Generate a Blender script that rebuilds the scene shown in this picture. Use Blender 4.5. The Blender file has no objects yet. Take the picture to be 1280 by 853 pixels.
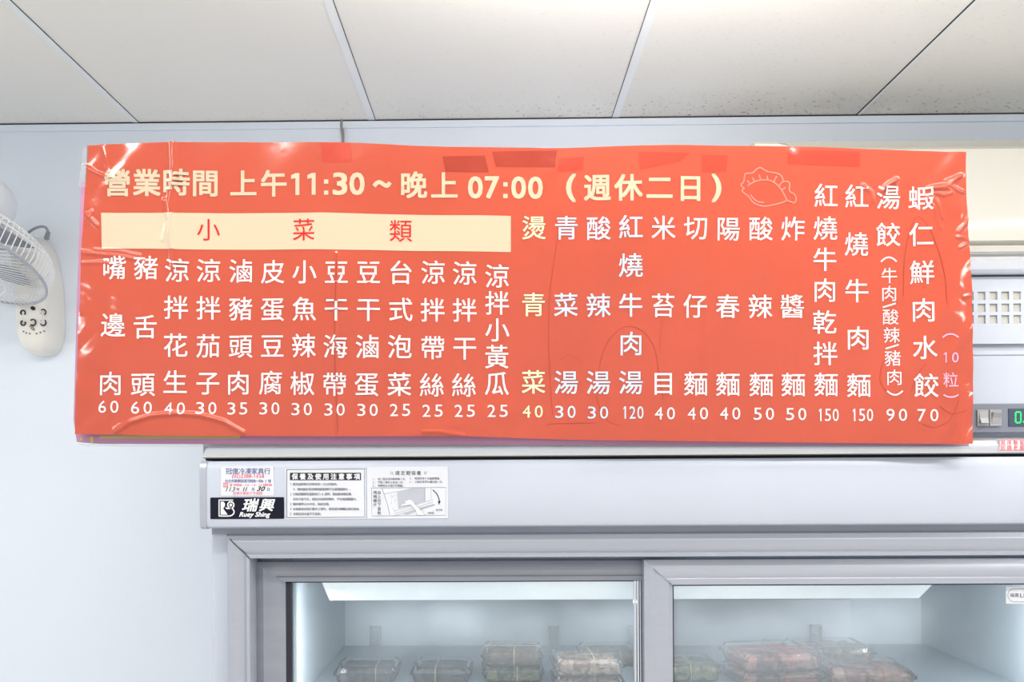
import bpy, math, random
import numpy as np
from mathutils import Vector, Matrix
R = math.radians
random.seed(7)
SC = bpy.context.scene
COL = SC.collection

# ------------------------------------------------------------------ camera, world, lamps, exposure
F_PX, VPX, VPY = 924.0, 612.0, 580.0
CAM = Vector((0.0, -1.97, 1.62))
YAW, ROLL = R(0.6), R(-0.33)
cd = bpy.data.cameras.new('camera')
cam = bpy.data.objects.new('camera', cd)
COL.objects.link(cam)
cd.sensor_fit = 'HORIZONTAL'
cd.sensor_width = 36.0
cd.lens = F_PX / 1280 * 36.0
cd.shift_x = (640 - VPX) / 1280
cd.shift_y = (VPY - 426.5) / 1280
cd.clip_start = 0.02
ROT = Matrix.Rotation(YAW, 4, 'Z') @ Matrix.Rotation(R(90), 4, 'X') @ Matrix.Rotation(ROLL, 4, 'Z')
cam.matrix_world = Matrix.Translation(CAM) @ ROT
SC.camera = cam

vs = SC.view_settings
vs.view_transform = 'Standard'
vs.look = 'None'
vs.gamma = 1.0
vs.use_curve_mapping = False
vs.exposure = 0.0

W = bpy.data.worlds.new('world')
SC.world = W
W.use_nodes = True
W.node_tree.nodes['Background'].inputs[0].default_value = (0.93, 0.965, 1.0, 1)
W.node_tree.nodes['Background'].inputs[1].default_value = 0.95


def area(name, loc, rot, sx, sy, power, color=(1, 1, 1)):
    l = bpy.data.lights.new(name, 'AREA')
    l.shape = 'RECTANGLE'
    l.size, l.size_y, l.energy, l.color = sx, sy, power, color
    o = bpy.data.objects.new(name, l)
    COL.objects.link(o)
    o.location = loc
    o.rotation_euler = rot
    return o


area('tube_and_fill', (-0.85, -1.36, 2.485), (0, 0, 0), 1.2, 0.07, 13, (1, 0.98, 0.95))
area('ceiling_fill', (0.30, -1.02, 2.29), (R(180), 0, 0), 0.7, 0.12, 16, (1, 0.93, 0.86))  # added fill without a fixture, brightens the middle of the ceiling
area('tube_and_fill', (1.15, -1.36, 2.485), (0, 0, 0), 0.9, 0.045, 14, (1, 0.97, 0.93))
area('tube_and_fill', (-2.65, -2.7, 2.50), (0, 0, R(90)), 1.25, 0.08, 30, (1, 0.98, 0.95))  # added side fill: glints on banner creases, floor bounce onto the ceiling
area('tube_and_fill', (2.65, -2.6, 2.50), (0, 0, R(90)), 1.25, 0.08, 28, (1, 0.96, 0.91))  # matching fill on the right, also added for glints and bounce

# ------------------------------------------------------------------ pixel -> world on a given depth plane
R3 = ROT.to_3x3()
RN = np.array([list(r) for r in R3])


def at(px, py, Y):
    d = R3 @ Vector(((px - VPX) / F_PX, (VPY - py) / F_PX, -1.0))
    t = (Y - CAM.y) / d.y
    return CAM + d * t


def at_np(px, py, Y):
    px = np.asarray(px, float)
    py = np.asarray(py, float)
    d = np.stack([(px - VPX) / F_PX, (VPY - py) / F_PX, -np.ones_like(px)], -1) @ RN.T
    t = (Y - CAM.y) / d[..., 1]
    return np.array(CAM) + d * t[..., None]


def X(px, py, Y): return at(px, py, Y).x
def Z(px, py, Y): return at(px, py, Y).z


# ------------------------------------------------------------------ materials
def lin(c):
    return tuple(((v / 12.92) if v <= 0.04045 else ((v + 0.055) / 1.055) ** 2.4) for v in (x / 255 for x in c)) + (1,)


def mat(name, rgb, rough=0.5, metal=0.0, spec=0.5, emit=None, estr=0.0, bump=0.0, bscale=60.0, bstretch=(1, 1, 1),
        var=0.0, vscale=4.0, coat=0.0):
    m = bpy.data.materials.new(name)
    m.use_nodes = True
    nt = m.node_tree
    b = nt.nodes['Principled BSDF']
    b.inputs['Base Color'].default_value = lin(rgb)
    b.inputs['Roughness'].default_value = rough
    b.inputs['Metallic'].default_value = metal
    b.inputs['Specular IOR Level'].default_value = spec
    if coat:
        b.inputs['Coat Weight'].default_value = coat
        b.inputs['Coat Roughness'].default_value = 0.05
    if emit:
        b.inputs['Emission Color'].default_value = lin(emit)
        b.inputs['Emission Strength'].default_value = estr
    tc = nt.nodes.new('ShaderNodeTexCoord')
    mp = nt.nodes.new('ShaderNodeMapping')
    mp.inputs['Scale'].default_value = bstretch
    nt.links.new(tc.outputs['Object'], mp.inputs['Vector'])
    if bump:
        n = nt.nodes.new('ShaderNodeTexNoise')
        n.inputs['Scale'].default_value = bscale
        n.inputs['Detail'].default_value = 3
        nt.links.new(mp.outputs[0], n.inputs['Vector'])
        bp = nt.nodes.new('ShaderNodeBump')
        bp.inputs['Strength'].default_value = bump
        bp.inputs['Distance'].default_value = 0.01
        nt.links.new(n.outputs['Fac'], bp.inputs['Height'])
        nt.links.new(bp.outputs[0], b.inputs['Normal'])
    if var:
        n = nt.nodes.new('ShaderNodeTexNoise')
        n.inputs['Scale'].default_value = vscale
        n.inputs['Detail'].default_value = 4
        nt.links.new(mp.outputs[0], n.inputs['Vector'])
        rp = nt.nodes.new('ShaderNodeMapRange')
        rp.inputs['From Min'].default_value = 0.3
        rp.inputs['From Max'].default_value = 0.7
        rp.inputs['To Min'].default_value = 1 - var
        rp.inputs['To Max'].default_value = 1 + var * 0.5
        nt.links.new(n.outputs['Fac'], rp.inputs['Value'])
        mx = nt.nodes.new('ShaderNodeMix')
        mx.data_type = 'RGBA'
        mx.blend_type = 'MULTIPLY'
        mx.inputs['Factor'].default_value = 1
        mx.inputs[6].default_value = lin(rgb)
        nt.links.new(rp.outputs[0], mx.inputs[7])
        nt.links.new(mx.outputs[2], b.inputs['Base Color'])
    return m


def clear_mat(name, rgb, film, rough=0.1, gloss=0.10, noise=0.0, nscale=6.0, lo=0.35, hi=0.7):
    """clear plastic or glass: see-through, with a share of milky film on it and a gloss"""
    m = bpy.data.materials.new(name)
    m.use_nodes = True
    nt = m.node_tree
    nt.nodes.clear()
    out = nt.nodes.new('ShaderNodeOutputMaterial')
    tr = nt.nodes.new('ShaderNodeBsdfTransparent')
    tr.inputs[0].default_value = (0.97, 0.98, 0.98, 1)
    df = nt.nodes.new('ShaderNodeBsdfDiffuse')
    df.inputs[0].default_value = lin(rgb)
    tl = nt.nodes.new('ShaderNodeBsdfTranslucent')
    tl.inputs[0].default_value = lin(rgb)
    m1 = nt.nodes.new('ShaderNodeMixShader')
    m1.inputs[0].default_value = 0.5
    nt.links.new(df.outputs[0], m1.inputs[1])
    nt.links.new(tl.outputs[0], m1.inputs[2])
    m2 = nt.nodes.new('ShaderNodeMixShader')
    m2.inputs[0].default_value = film
    nt.links.new(tr.outputs[0], m2.inputs[1])
    nt.links.new(m1.outputs[0], m2.inputs[2])
    if noise:
        tc = nt.nodes.new('ShaderNodeTexCoord')
        n = nt.nodes.new('ShaderNodeTexNoise')
        n.inputs['Scale'].default_value = nscale
        n.inputs['Detail'].default_value = 3
        nt.links.new(tc.outputs['Object'], n.inputs['Vector'])
        mr = nt.nodes.new('ShaderNodeMapRange')
        mr.interpolation_type = 'SMOOTHSTEP'
        mr.inputs['From Min'].default_value = lo
        mr.inputs['From Max'].default_value = hi
        mr.inputs['To Min'].default_value = film
        mr.inputs['To Max'].default_value = film + noise
        nt.links.new(n.outputs['Fac'], mr.inputs['Value'])
        nt.links.new(mr.outputs[0], m2.inputs[0])
    gl = nt.nodes.new('ShaderNodeBsdfGlossy')
    gl.inputs['Roughness'].default_value = rough
    fr = nt.nodes.new('ShaderNodeFresnel')
    fr.inputs[0].default_value = 1.45
    mul = nt.nodes.new('ShaderNodeMath')
    mul.operation = 'MULTIPLY'
    mul.inputs[1].default_value = gloss * 10
    nt.links.new(fr.outputs[0], mul.inputs[0])
    m3 = nt.nodes.new('ShaderNodeMixShader')
    nt.links.new(mul.outputs[0], m3.inputs[0])
    nt.links.new(m2.outputs[0], m3.inputs[1])
    nt.links.new(gl.outputs[0], m3.inputs[2])
    nt.links.new(m3.outputs[0], out.inputs[0])
    return m


M = {}
M['white_metal'] = mat('white_enamel', (187, 194, 207), 0.4, spec=0.35, var=0.02)
M['aluminium'] = mat('anodised_aluminium', (174, 178, 189), 0.34, 0.35, bump=0.02, bscale=30, bstretch=(1, 30, 30), var=0.03, vscale=3)
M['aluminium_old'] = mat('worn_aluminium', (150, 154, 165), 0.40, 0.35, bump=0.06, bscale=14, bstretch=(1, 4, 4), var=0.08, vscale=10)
M['chrome'] = mat('bright_aluminium', (225, 227, 232), 0.22, 0.75, bump=0.02, bscale=20, bstretch=(1, 20, 20))
M['dark_gap'] = mat('dark_gap', (38, 38, 44), 0.7)
M['gasket'] = mat('black_rubber', (34, 30, 44), 0.55)
M['control_grey'] = mat('grey_control_plastic', (122, 126, 138), 0.5, var=0.03)
M['switch_grey'] = mat('switch_plastic', (158, 158, 160), 0.4)
M['display'] = mat('display_window', (62, 74, 92), 0.25)
M['led'] = mat('green_digit', (20, 160, 60), 0.5, emit=(30, 255, 110), estr=1.6)
M['cream_in'] = mat('cream_filter', (186, 184, 176), 0.8, var=0.05)
M['ac_cream'] = mat('cream_plastic', (236, 233, 222), 0.10)
M['ac_grey'] = mat('grey_plastic', (196, 195, 188), 0.5)
M['fan_white'] = mat('fan_white_plastic', (232, 230, 224), 0.35, var=0.03, vscale=9)
M['fan_wire'] = mat('fan_wire', (240, 241, 243), 0.35)
M['fan_ring'] = mat('grey_ring', (176, 178, 188), 0.4)
M['fan_black'] = mat('black_print', (28, 24, 26), 0.5)
M['rust'] = mat('rust_stain', (160, 146, 128), 0.8, var=0.3, vscale=80)
M['cord_grey'] = mat('grey_cord', (158, 158, 166), 0.5)
M['inner'] = mat('freezer_liner', (196, 206, 213), 0.4, var=0.02)
M['inner_panel'] = mat('freezer_panel', (200, 205, 214), 0.4)
M['shelf'] = mat('grey_shelf', (150, 162, 172), 0.5, var=0.04)
M['rail'] = mat('grey_rail', (150, 160, 168), 0.5)
M['light_cover'] = mat('light_cover', (240, 245, 248), 0.4, emit=(236, 246, 252), estr=0.42)
M['sticker'] = mat('white_sticker', (214, 217, 224), 0.45)
M['ink_black'] = mat('black_ink', (30, 30, 44), 0.5)
M['ink_grey'] = mat('grey_ink', (120, 124, 136), 0.5)
M['ink_pale'] = mat('pale_grey_ink', (178, 182, 192), 0.5)
M['ink_blue'] = mat('blue_ink', (42, 48, 130), 0.5)
M['ink_red'] = mat('red_ink', (226, 66, 74), 0.5)
M['ink_white'] = mat('white_ink', (238, 240, 244), 0.4)
M['badge'] = mat('navy_badge', (14, 13, 34), 0.3, spec=0.25)
BR = dict(rough=0.10, spec=0.5, bump=0.035, bscale=26)
M['banner'] = mat('orange_red_vinyl', (184, 79, 58), var=0.045, vscale=5, **BR)
M['letter_white'] = mat('white_print', (224, 223, 227), **BR)
M['letter_cream'] = mat('cream_print', (198, 182, 156), **BR)
M['letter_red'] = mat('red_print', (208, 34, 30), **BR)
M['letter_green'] = mat('pale_green_print', (212, 236, 186), **BR)
M['letter_blue'] = mat('pale_blue_print', (196, 218, 246), **BR)
M['letter_pink'] = mat('pink_print', (246, 170, 196), **BR)
M['outline_pink'] = mat('pink_outline', (234, 128, 116), **BR)
M['tape'] = mat('dark_tape', (158, 58, 42), var=0.06, vscale=30, **BR)
M['tape_pale'] = mat('faint_tape', (186, 66, 49), var=0.05, vscale=30, **BR)
M['crease'] = mat('crease_mark', (160, 54, 40), **BR)
M['old_banner'] = mat('mauve_vinyl', (182, 128, 162), 0.4, var=0.06, vscale=12)
M['old_yellow'] = mat('old_yellow_print', (196, 176, 112), 0.4, var=0.06, vscale=20)
M['film'] = clear_mat('clear_film', (224, 226, 232), 0.30, 0.08, 0.18)
M['glass'] = clear_mat('fogged_glass', (222, 230, 236), 0.05, 0.03, 0.04, noise=0.22, nscale=3.2, lo=0.35, hi=0.8)
M['plastic'] = clear_mat('clear_box_plastic', (232, 234, 236), 0.035, 0.08, 0.11)
M['band_tan'] = mat('tan_band', (176, 160, 122), 0.6)
M['band_red'] = mat('red_band', (176, 44, 40), 0.6)


def food_mat(name, a, b, scale):
    m = mat(name, a, 0.45)
    nt = m.node_tree
    tc = nt.nodes.new('ShaderNodeTexCoord')
    n = nt.nodes.new('ShaderNodeTexNoise')
    n.inputs['Scale'].default_value = scale
    n.inputs['Detail'].default_value = 5
    n.inputs['Distortion'].default_value = 1.5
    nt.links.new(tc.outputs['Object'], n.inputs['Vector'])
    r = nt.nodes.new('ShaderNodeValToRGB')
    r.color_ramp.elements[0].position = 0.4
    r.color_ramp.elements[1].position = 0.6
    r.color_ramp.elements[0].color = lin(a)
    r.color_ramp.elements[1].color = lin(b)
    nt.links.new(n.outputs['Fac'], r.inputs[0])
    nt.links.new(r.outputs[0], nt.nodes['Principled BSDF'].inputs['Base Color'])
    return m


M['food_dark'] = food_mat('dark_braised_food', (34, 32, 40), (84, 80, 88), 40)
M['food_brown'] = food_mat('brown_shredded_food', (44, 26, 14), (118, 84, 46), 55)
M['food_green'] = food_mat('green_vegetable_food', (60, 70, 26), (150, 146, 92), 45)
M['food_pale'] = food_mat('pale_brown_food', (112, 82, 66), (196, 176, 160), 45)
M['food_meat'] = food_mat('red_brown_meat', (84, 14, 16), (176, 112, 96), 30)
M['food_meat_pale'] = food_mat('pale_meat', (140, 58, 52), (200, 164, 140), 32)


# ------------------------------------------------------------------ mesh collector
class MB:
    def __init__(s):
        s.v, s.f, s.m = [], [], []

    def add(s, verts, faces, mi=0):
        o = len(s.v)
        s.v += [tuple(p) for p in verts]
        s.f += [tuple(i + o for i in f) for f in faces]
        s.m += [mi] * len(faces)

    def box(s, x0, x1, y0, y1, z0, z1, mi=0):
        x0, x1 = sorted((x0, x1)); y0, y1 = sorted((y0, y1)); z0, z1 = sorted((z0, z1))
        s.add([(x0, y0, z0), (x1, y0, z0), (x1, y1, z0), (x0, y1, z0), (x0, y0, z1), (x1, y0, z1), (x1, y1, z1), (x0, y1, z1)],
              [(0, 3, 2, 1), (4, 5, 6, 7), (0, 1, 5, 4), (1, 2, 6, 5), (2, 3, 7, 6), (3, 0, 4, 7)], mi)

    def rings(s, rings, closed=True, cap=True, mi=0):
        n = len(rings[0]); o = len(s.v)
        fs = []
        for i in range(len(rings) - 1):
            for j in range(n if closed else n - 1):
                k = (j + 1) % n
                fs.append((i * n + j, i * n + k, (i + 1) * n + k, (i + 1) * n + j))
        if cap:
            fs.append(tuple(range(n - 1, -1, -1)))
            fs.append(tuple((len(rings) - 1) * n + j for j in range(n)))
        s.add([p for r in rings for p in r], fs, mi)

    def extrude_x(s, prof, x0, x1, mi=0):          # prof: (y, z) list
        s.rings([[(x, y, z) for y, z in prof] for x in (x0, x1)], mi=mi)

    def tube(s, pts, r, n=8, closed=False, mi=0):
        pts = [Vector(p) for p in pts]
        N = len(pts)
        rs = []
        prev = None
        for i, p in enumerate(pts):
            if closed:
                t = pts[(i + 1) % N] - pts[i - 1]
            else:
                t = pts[min(i + 1, N - 1)] - pts[max(i - 1, 0)]
            t.normalize()
            if prev is None:
                a = t.orthogonal().normalized()
            else:
                a = (prev - t * prev.dot(t))
                a = a.normalized() if a.length > 1e-6 else t.orthogonal().normalized()
            prev = a
            b = t.cross(a)
            rr = r[i] if isinstance(r, (list, tuple)) else r
            rs.append([p + (a * math.cos(q) + b * math.sin(q)) * rr for q in (2 * math.pi * k / n for k in range(n))])
        if closed:
            rs.append(rs[0])
        s.rings(rs, cap=not closed, mi=mi)

    def lathe(s, prof, n=32, mi=0, T=None, cap=True):  # prof: (r, z)
        T = T or Matrix.Identity(4)
        rs = [[T @ Vector((r * math.cos(2 * math.pi * k / n), r * math.sin(2 * math.pi * k / n), z)) for k in range(n)] for r, z in prof]
        s.rings(rs, cap=cap, mi=mi)

    def frame(s, x0, x1, z0, z1, prof, mi=0):      # mitred frame; prof: (inset, y) open or closed loop
        rs = []
        for d, y in prof:
            rs.append([(x0 + d, y, z0 + d), (x1 - d, y, z0 + d), (x1 - d, y, z1 - d), (x0 + d, y, z1 - d)])
        n = 4; o = len(s.v)
        fs = []
        for i in range(len(rs)):
            a, b = i, (i + 1) % len(rs)
            for j in range(4):
                k = (j + 1) % 4
                fs.append((a * 4 + j, a * 4 + k, b * 4 + k, b * 4 + j))
        s.add([p for r in rs for p in r], fs, mi)

    def build(s, name, mats, parent=None, smooth=False, bevel=0.0, sharp=None, recalc=True):
        me = bpy.data.meshes.new(name)
        me.from_pydata(s.v, [], s.f)
        if not isinstance(mats, (list, tuple)):
            mats = [mats]
        for m in mats:
            me.materials.append(m)
        me.polygons.foreach_set('material_index', s.m)
        if recalc:
            import bmesh
            bm = bmesh.new(); bm.from_mesh(me)
            bmesh.ops.recalc_face_normals(bm, faces=bm.faces)
            bm.to_mesh(me); bm.free()
        if smooth:
            me.polygons.foreach_set('use_smooth', [True] * len(me.polygons))
            me.set_sharp_from_angle(angle=R(sharp or 40))
        me.update()
        o = bpy.data.objects.new(name, me)
        COL.objects.link(o)
        if parent:
            attach(o, parent)
        if bevel:
            b = o.modifiers.new('bevel', 'BEVEL')
            b.width = bevel; b.segments = 3; b.limit_method = 'ANGLE'; b.angle_limit = R(35)
        return o


def attach(o, parent):
    o.parent = parent
    w = Vector((0, 0, 0)); p = parent
    while p:
        w += p.location; p = p.parent
    o.location = -w


def thing(name, label, cat, loc=(0, 0, 0), group=None):
    o = bpy.data.objects.new(name, None)
    o.empty_display_size = 0.1
    COL.objects.link(o)
    o.location = loc
    o['label'] = label; o['category'] = cat
    if group: o['group'] = group
    return o


def structure(o):
    o['kind'] = 'structure'
    return o


def catmull(pts, n=6):
    P = [Vector(p) for p in pts]
    P = [P[0]] + P + [P[-1]]
    out = []
    for i in range(1, len(P) - 2):
        for k in range(n):
            t = k / n
            a, b, c, d = P[i - 1], P[i], P[i + 1], P[i + 2]
            out.append(0.5 * ((2 * b) + (c - a) * t + (2 * a - 5 * b + 4 * c - d) * t * t + (3 * b - a - 3 * c + d) * t ** 3))
    out.append(P[-2])
    return out


# ------------------------------------------------------------------ glyphs from Blender's own built-in font
_G = {}
_dummy = bpy.data.curves.new('glyph', 'FONT')
_dobj = bpy.data.objects.new('glyph', _dummy)
COL.objects.link(_dobj)
_dummy.resolution_u = 3


def glyph(ch, off=0.0, shear=0.0):
    key = (ch, off, shear)
    if key not in _G:
        _dummy.body = ch
        _dummy.size = 1.0
        _dummy.offset = off
        _dummy.shear = shear
        dg = bpy.context.evaluated_depsgraph_get()
        dg.update()
        ev = _dobj.evaluated_get(dg)
        me = ev.to_mesh()
        v = np.array([tuple(p.co)[:2] for p in me.vertices]).reshape(-1, 2)
        f = [tuple(p.vertices) for p in me.polygons]
        ev.to_mesh_clear()
        _G[key] = (v, f)
    return _G[key]


class Ink:
    """flat print in photo-pixel coordinates, laid on a surface by a mapper(px, py) -> world points (and normals)"""
    def __init__(s, mapper):
        s.map = mapper
        s.p, s.f, s.m, s.l = [], [], [], []

    def raw(s, pts, faces, mi, lay=0.0):
        o = len(s.p)
        s.l += [lay] * len(pts)
        s.p += [tuple(q) for q in pts]
        s.f += [tuple(i + o for i in f) for f in faces]
        s.m += [mi] * len(faces)

    def han(s, ch, cx, cy, size, mi=0, off=0.008, sx=1.0, rot=0, shear=0.0):
        v, f = glyph(ch, 0.0, shear)
        x = (v[:, 0] - 0.5) * size * sx
        y = -(v[:, 1] - 0.375) * size
        s.fat(np.stack([x + cx, y + cy], 1), f, mi, off * size)

    def fat(s, P, f, mi, d):                          # heavier strokes: the same outline printed a hair apart
        if d < 0.13:
            s.raw(P, f, mi); return
        ks = [(-1, -1), (1, -1), (1, 1), (-1, 1)]
        for i, (a, b) in enumerate(ks):
            s.raw(P + np.array([a, b]) * d, f, mi, 0.00005 * i)

    def fit(s, st, x0, y0, x1, y1, mi=0, off=0.008, shear=0.0, keep=False):
        if st == '1':                                 # a one with its flag
            h = y1 - y0; t = (0.10 + off * 2.4) * h
            s.poly([(x1 - t, y0), (x1, y0), (x1, y1), (x1 - t, y1)], mi)
            s.poly([(x1 - t, y0), (x1 - t * 0.4, y0), (x1 - t, y0 + t * 1.25), (x0, y0 + h * 0.27), (x0, y0 + h * 0.27 - t * 0.95)], mi)
            return
        v, f = glyph(st, 0.0, shear)
        d0 = off * (y1 - y0) * 0.9
        if d0 >= 0.13:
            x0 += d0; x1 -= d0; y0 += d0; y1 -= d0
        lo, hi = v.min(0), v.max(0)
        w = hi - lo
        kx = (x1 - x0) / w[0]; ky = (y1 - y0) / w[1]
        if keep: kx = ky
        px = x0 + (v[:, 0] - lo[0]) * kx
        py = y1 - (v[:, 1] - lo[1]) * ky
        s.fat(np.stack([px, py], 1), f, mi, d0)

    def line(s, st, x0, cy, x1, size, mi=0, off=0.004):    # a line of Chinese text spread evenly
        n = len(st)
        for i, ch in enumerate(st):
            if ch == ' ': continue
            s.han(ch, x0 + (i + 0.5) * (x1 - x0) / n, cy, size, mi, off)

    def digits(s, st, cx, cy, h=15.2, w=10.0, adv=15.3, mi=0, off=0.004):
        x = cx - adv * (len(st) - 1) / 2
        for ch in st:
            ww = w * 0.42 if ch == '1' else w
            s.fit(ch, x - ww / 2, cy - h / 2, x + ww / 2, cy + h / 2, mi, off)
            x += adv

    def poly(s, pts, mi=0):
        s.raw(pts, [tuple(range(len(pts) - 1, -1, -1))], mi)

    def rect(s, x0, y0, x1, y1, mi=0, n=1):
        for i in range(n):
            a = x0 + (x1 - x0) * i / n; b = x0 + (x1 - x0) * (i + 1) / n
            s.poly([(a, y0), (b, y0), (b, y1), (a, y1)], mi)

    def quad(s, tl, tr, br, bl, mi=0, nu=1, nv=1):
        tl, tr, br, bl = map(np.array, (tl, tr, br, bl))
        pts = []; fs = []
        for j in range(nv + 1):
            for i in range(nu + 1):
                u, v = i / nu, j / nv
                pts.append((1 - v) * ((1 - u) * tl + u * tr) + v * ((1 - u) * bl + u * br))
        for j in range(nv):
            for i in range(nu):
                a = j * (nu + 1) + i
                fs.append((a, a + nu + 1, a + nu + 2, a + 1))
        s.raw(pts, fs, mi)

    def stroke(s, pts, w, mi=0, closed=False, smooth=0):
        if smooth:
            pts = [(p.x, p.y) for p in catmull([(a, b, 0) for a, b in pts], smooth)]
        P = np.array(pts, float); n = len(P)
        L = []; Rr = []
        for i in range(n):
            if closed:
                t = P[(i + 1) % n] - P[i - 1]
            else:
                t = P[min(i + 1, n - 1)] - P[max(i - 1, 0)]
            t = t / (np.linalg.norm(t) + 1e-9)
            nn = np.array([-t[1], t[0]]) * w / 2
            L.append(P[i] + nn); Rr.append(P[i] - nn)
        o = L + Rr
        k = n if closed else n - 1
        s.raw(o, [(i, n + i, n + (i + 1) % n, (i + 1) % n) for i in range(k)], mi)

    def build(s, name, mats, parent):
        P = np.array(s.p, float)
        w, nrm = s.map(P[:, 0], P[:, 1])
        w = w.copy(); w[:, 1] -= np.array(s.l)
        me = bpy.data.meshes.new(name)
        # every face must look at the viewer's side of the sheet (counter-clockwise in x, z)
        fs = []
        for f in s.f:
            q = w[list(f)]
            a = 0.0
            for i in range(len(f)):
                j = (i + 1) % len(f)
                a += q[i, 0] * q[j, 2] - q[j, 0] * q[i, 2]
            fs.append(f if a > 0 else tuple(reversed(f)))
        me.from_pydata([tuple(p) for p in w], [], fs)
        for m in (mats if isinstance(mats, (list, tuple)) else [mats]):
            me.materials.append(m)
        me.polygons.foreach_set('material_index', s.m)
        if nrm is not None:
            me.polygons.foreach_set('use_smooth', [True] * len(me.polygons))
            me.normals_split_custom_set_from_vertices([tuple(n) for n in nrm])
        me.update()
        o = bpy.data.objects.new(name, me)
        COL.objects.link(o)
        attach(o, parent)
        return o


def flat(Y):
    return lambda px, py: (at_np(px, py, Y), None)


# ------------------------------------------------------------------ the room
ZC = Z(612, 149, 0.0)
LX, RX, BY = -3.2, 3.2, -3.9


def room_mat(name, rgb, rough, grime, speck, ymask=None, grime_rgb=(150, 132, 108)):
    m = mat(name, rgb, rough, spec=0.3, bump=0.02, bscale=40)
    nt = m.node_tree
    b = nt.nodes['Principled BSDF']
    tc = nt.nodes.new('ShaderNodeTexCoord')
    n1 = nt.nodes.new('ShaderNodeTexNoise'); n1.inputs['Scale'].default_value = 2.2; n1.inputs['Detail'].default_value = 5
    n2 = nt.nodes.new('ShaderNodeTexNoise'); n2.inputs['Scale'].default_value = 110; n2.inputs['Detail'].default_value = 6
    sep = nt.nodes.new('ShaderNodeSeparateXYZ')
    for n in (n1, n2):
        nt.links.new(tc.outputs['Object'], n.inputs['Vector'])
    nt.links.new(tc.outputs['Object'], sep.inputs[0])
    r1 = nt.nodes.new('ShaderNodeMapRange')
    r1.inputs['From Min'].default_value = 0.45; r1.inputs['From Max'].default_value = 0.75
    r1.inputs['To Max'].default_value = grime
    nt.links.new(n1.outputs['Fac'], r1.inputs['Value'])
    r2 = nt.nodes.new('ShaderNodeMapRange')
    r2.inputs['From Min'].default_value = 0.60; r2.inputs['From Max'].default_value = 0.72
    r2.inputs['To Max'].default_value = speck
    nt.links.new(n2.outputs['Fac'], r2.inputs['Value'])
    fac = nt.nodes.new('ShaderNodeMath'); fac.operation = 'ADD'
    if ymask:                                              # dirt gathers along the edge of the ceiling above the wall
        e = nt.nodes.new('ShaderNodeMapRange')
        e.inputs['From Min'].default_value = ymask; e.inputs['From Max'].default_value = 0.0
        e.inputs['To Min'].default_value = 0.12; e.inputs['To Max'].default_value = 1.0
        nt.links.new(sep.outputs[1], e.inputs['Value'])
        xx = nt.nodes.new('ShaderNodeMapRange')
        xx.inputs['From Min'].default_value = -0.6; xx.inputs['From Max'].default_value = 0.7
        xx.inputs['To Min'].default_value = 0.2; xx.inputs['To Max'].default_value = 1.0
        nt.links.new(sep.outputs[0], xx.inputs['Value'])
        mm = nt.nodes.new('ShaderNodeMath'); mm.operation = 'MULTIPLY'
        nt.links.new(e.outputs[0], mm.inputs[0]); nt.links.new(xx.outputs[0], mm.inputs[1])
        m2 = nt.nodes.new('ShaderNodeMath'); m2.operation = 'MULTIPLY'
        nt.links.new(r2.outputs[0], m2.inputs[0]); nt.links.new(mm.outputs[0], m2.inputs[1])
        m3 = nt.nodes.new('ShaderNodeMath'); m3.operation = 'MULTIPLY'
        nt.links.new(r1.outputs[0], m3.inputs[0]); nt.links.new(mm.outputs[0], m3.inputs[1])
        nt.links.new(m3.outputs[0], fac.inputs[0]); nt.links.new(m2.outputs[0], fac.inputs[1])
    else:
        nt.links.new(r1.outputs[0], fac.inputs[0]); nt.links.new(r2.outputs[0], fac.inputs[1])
    mx = nt.nodes.new('ShaderNodeMix'); mx.data_type = 'RGBA'
    mx.inputs[6].default_value = lin(rgb); mx.inputs[7].default_value = lin(grime_rgb)
    nt.links.new(fac.outputs[0], mx.inputs['Factor'])
    nt.links.new(mx.outputs[2], b.inputs['Base Color'])
    return m


M['wall'] = room_mat('painted_wall', (226, 234, 244), 0.55, 0.06, 0.05, grime_rgb=(170, 172, 178))
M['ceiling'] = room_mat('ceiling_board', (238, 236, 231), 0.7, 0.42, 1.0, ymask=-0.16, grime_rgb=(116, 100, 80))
M['joint'] = mat('joint_tape', (236, 239, 241), 0.7)
M['floor'] = mat('pale_floor_tiles', (228, 222, 212), 0.4, var=0.05)

b = MB(); b.box(LX, RX, 0, 0.12, 0, ZC + 0.1); structure(b.build('wall_back', M['wall']))
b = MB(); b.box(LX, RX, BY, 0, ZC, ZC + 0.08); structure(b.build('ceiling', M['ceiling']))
b = MB(); b.box(LX, RX, BY, 0.12, -0.1, 0); structure(b.build('floor', M['floor']))
n = 0
for px, w, side in ((171, 0.016, 1), (465, 0.020, 1), (769, 0.020, -1), (1072, 0.010, -1)):
    n += 1
    x = X(px, 149, 0)
    b = MB()
    b.box(x - w / 2, x + w / 2, BY, -0.001, ZC - 0.0012, ZC + 0.002, 0)
    g = 0.0028 if n == 4 else 0.0012
    b.box(x + side * w / 2 - g / 2, x + side * w / 2 + g / 2, BY, -0.001, ZC - 0.0016, ZC + 0.002, 1)
    structure(b.build('trim_%d' % n, [M['joint'], M['dark_gap']]))
b = MB()
b.box(LX, RX, -0.006, 0, ZC - 0.022, ZC - 0.004, 0)
b.box(LX, RX, -0.0045, 0, ZC - 0.004, ZC + 0.001, 1)
structure(b.build('trim_5', [M['wall'], M['dark_gap']], bevel=0.001))

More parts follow.
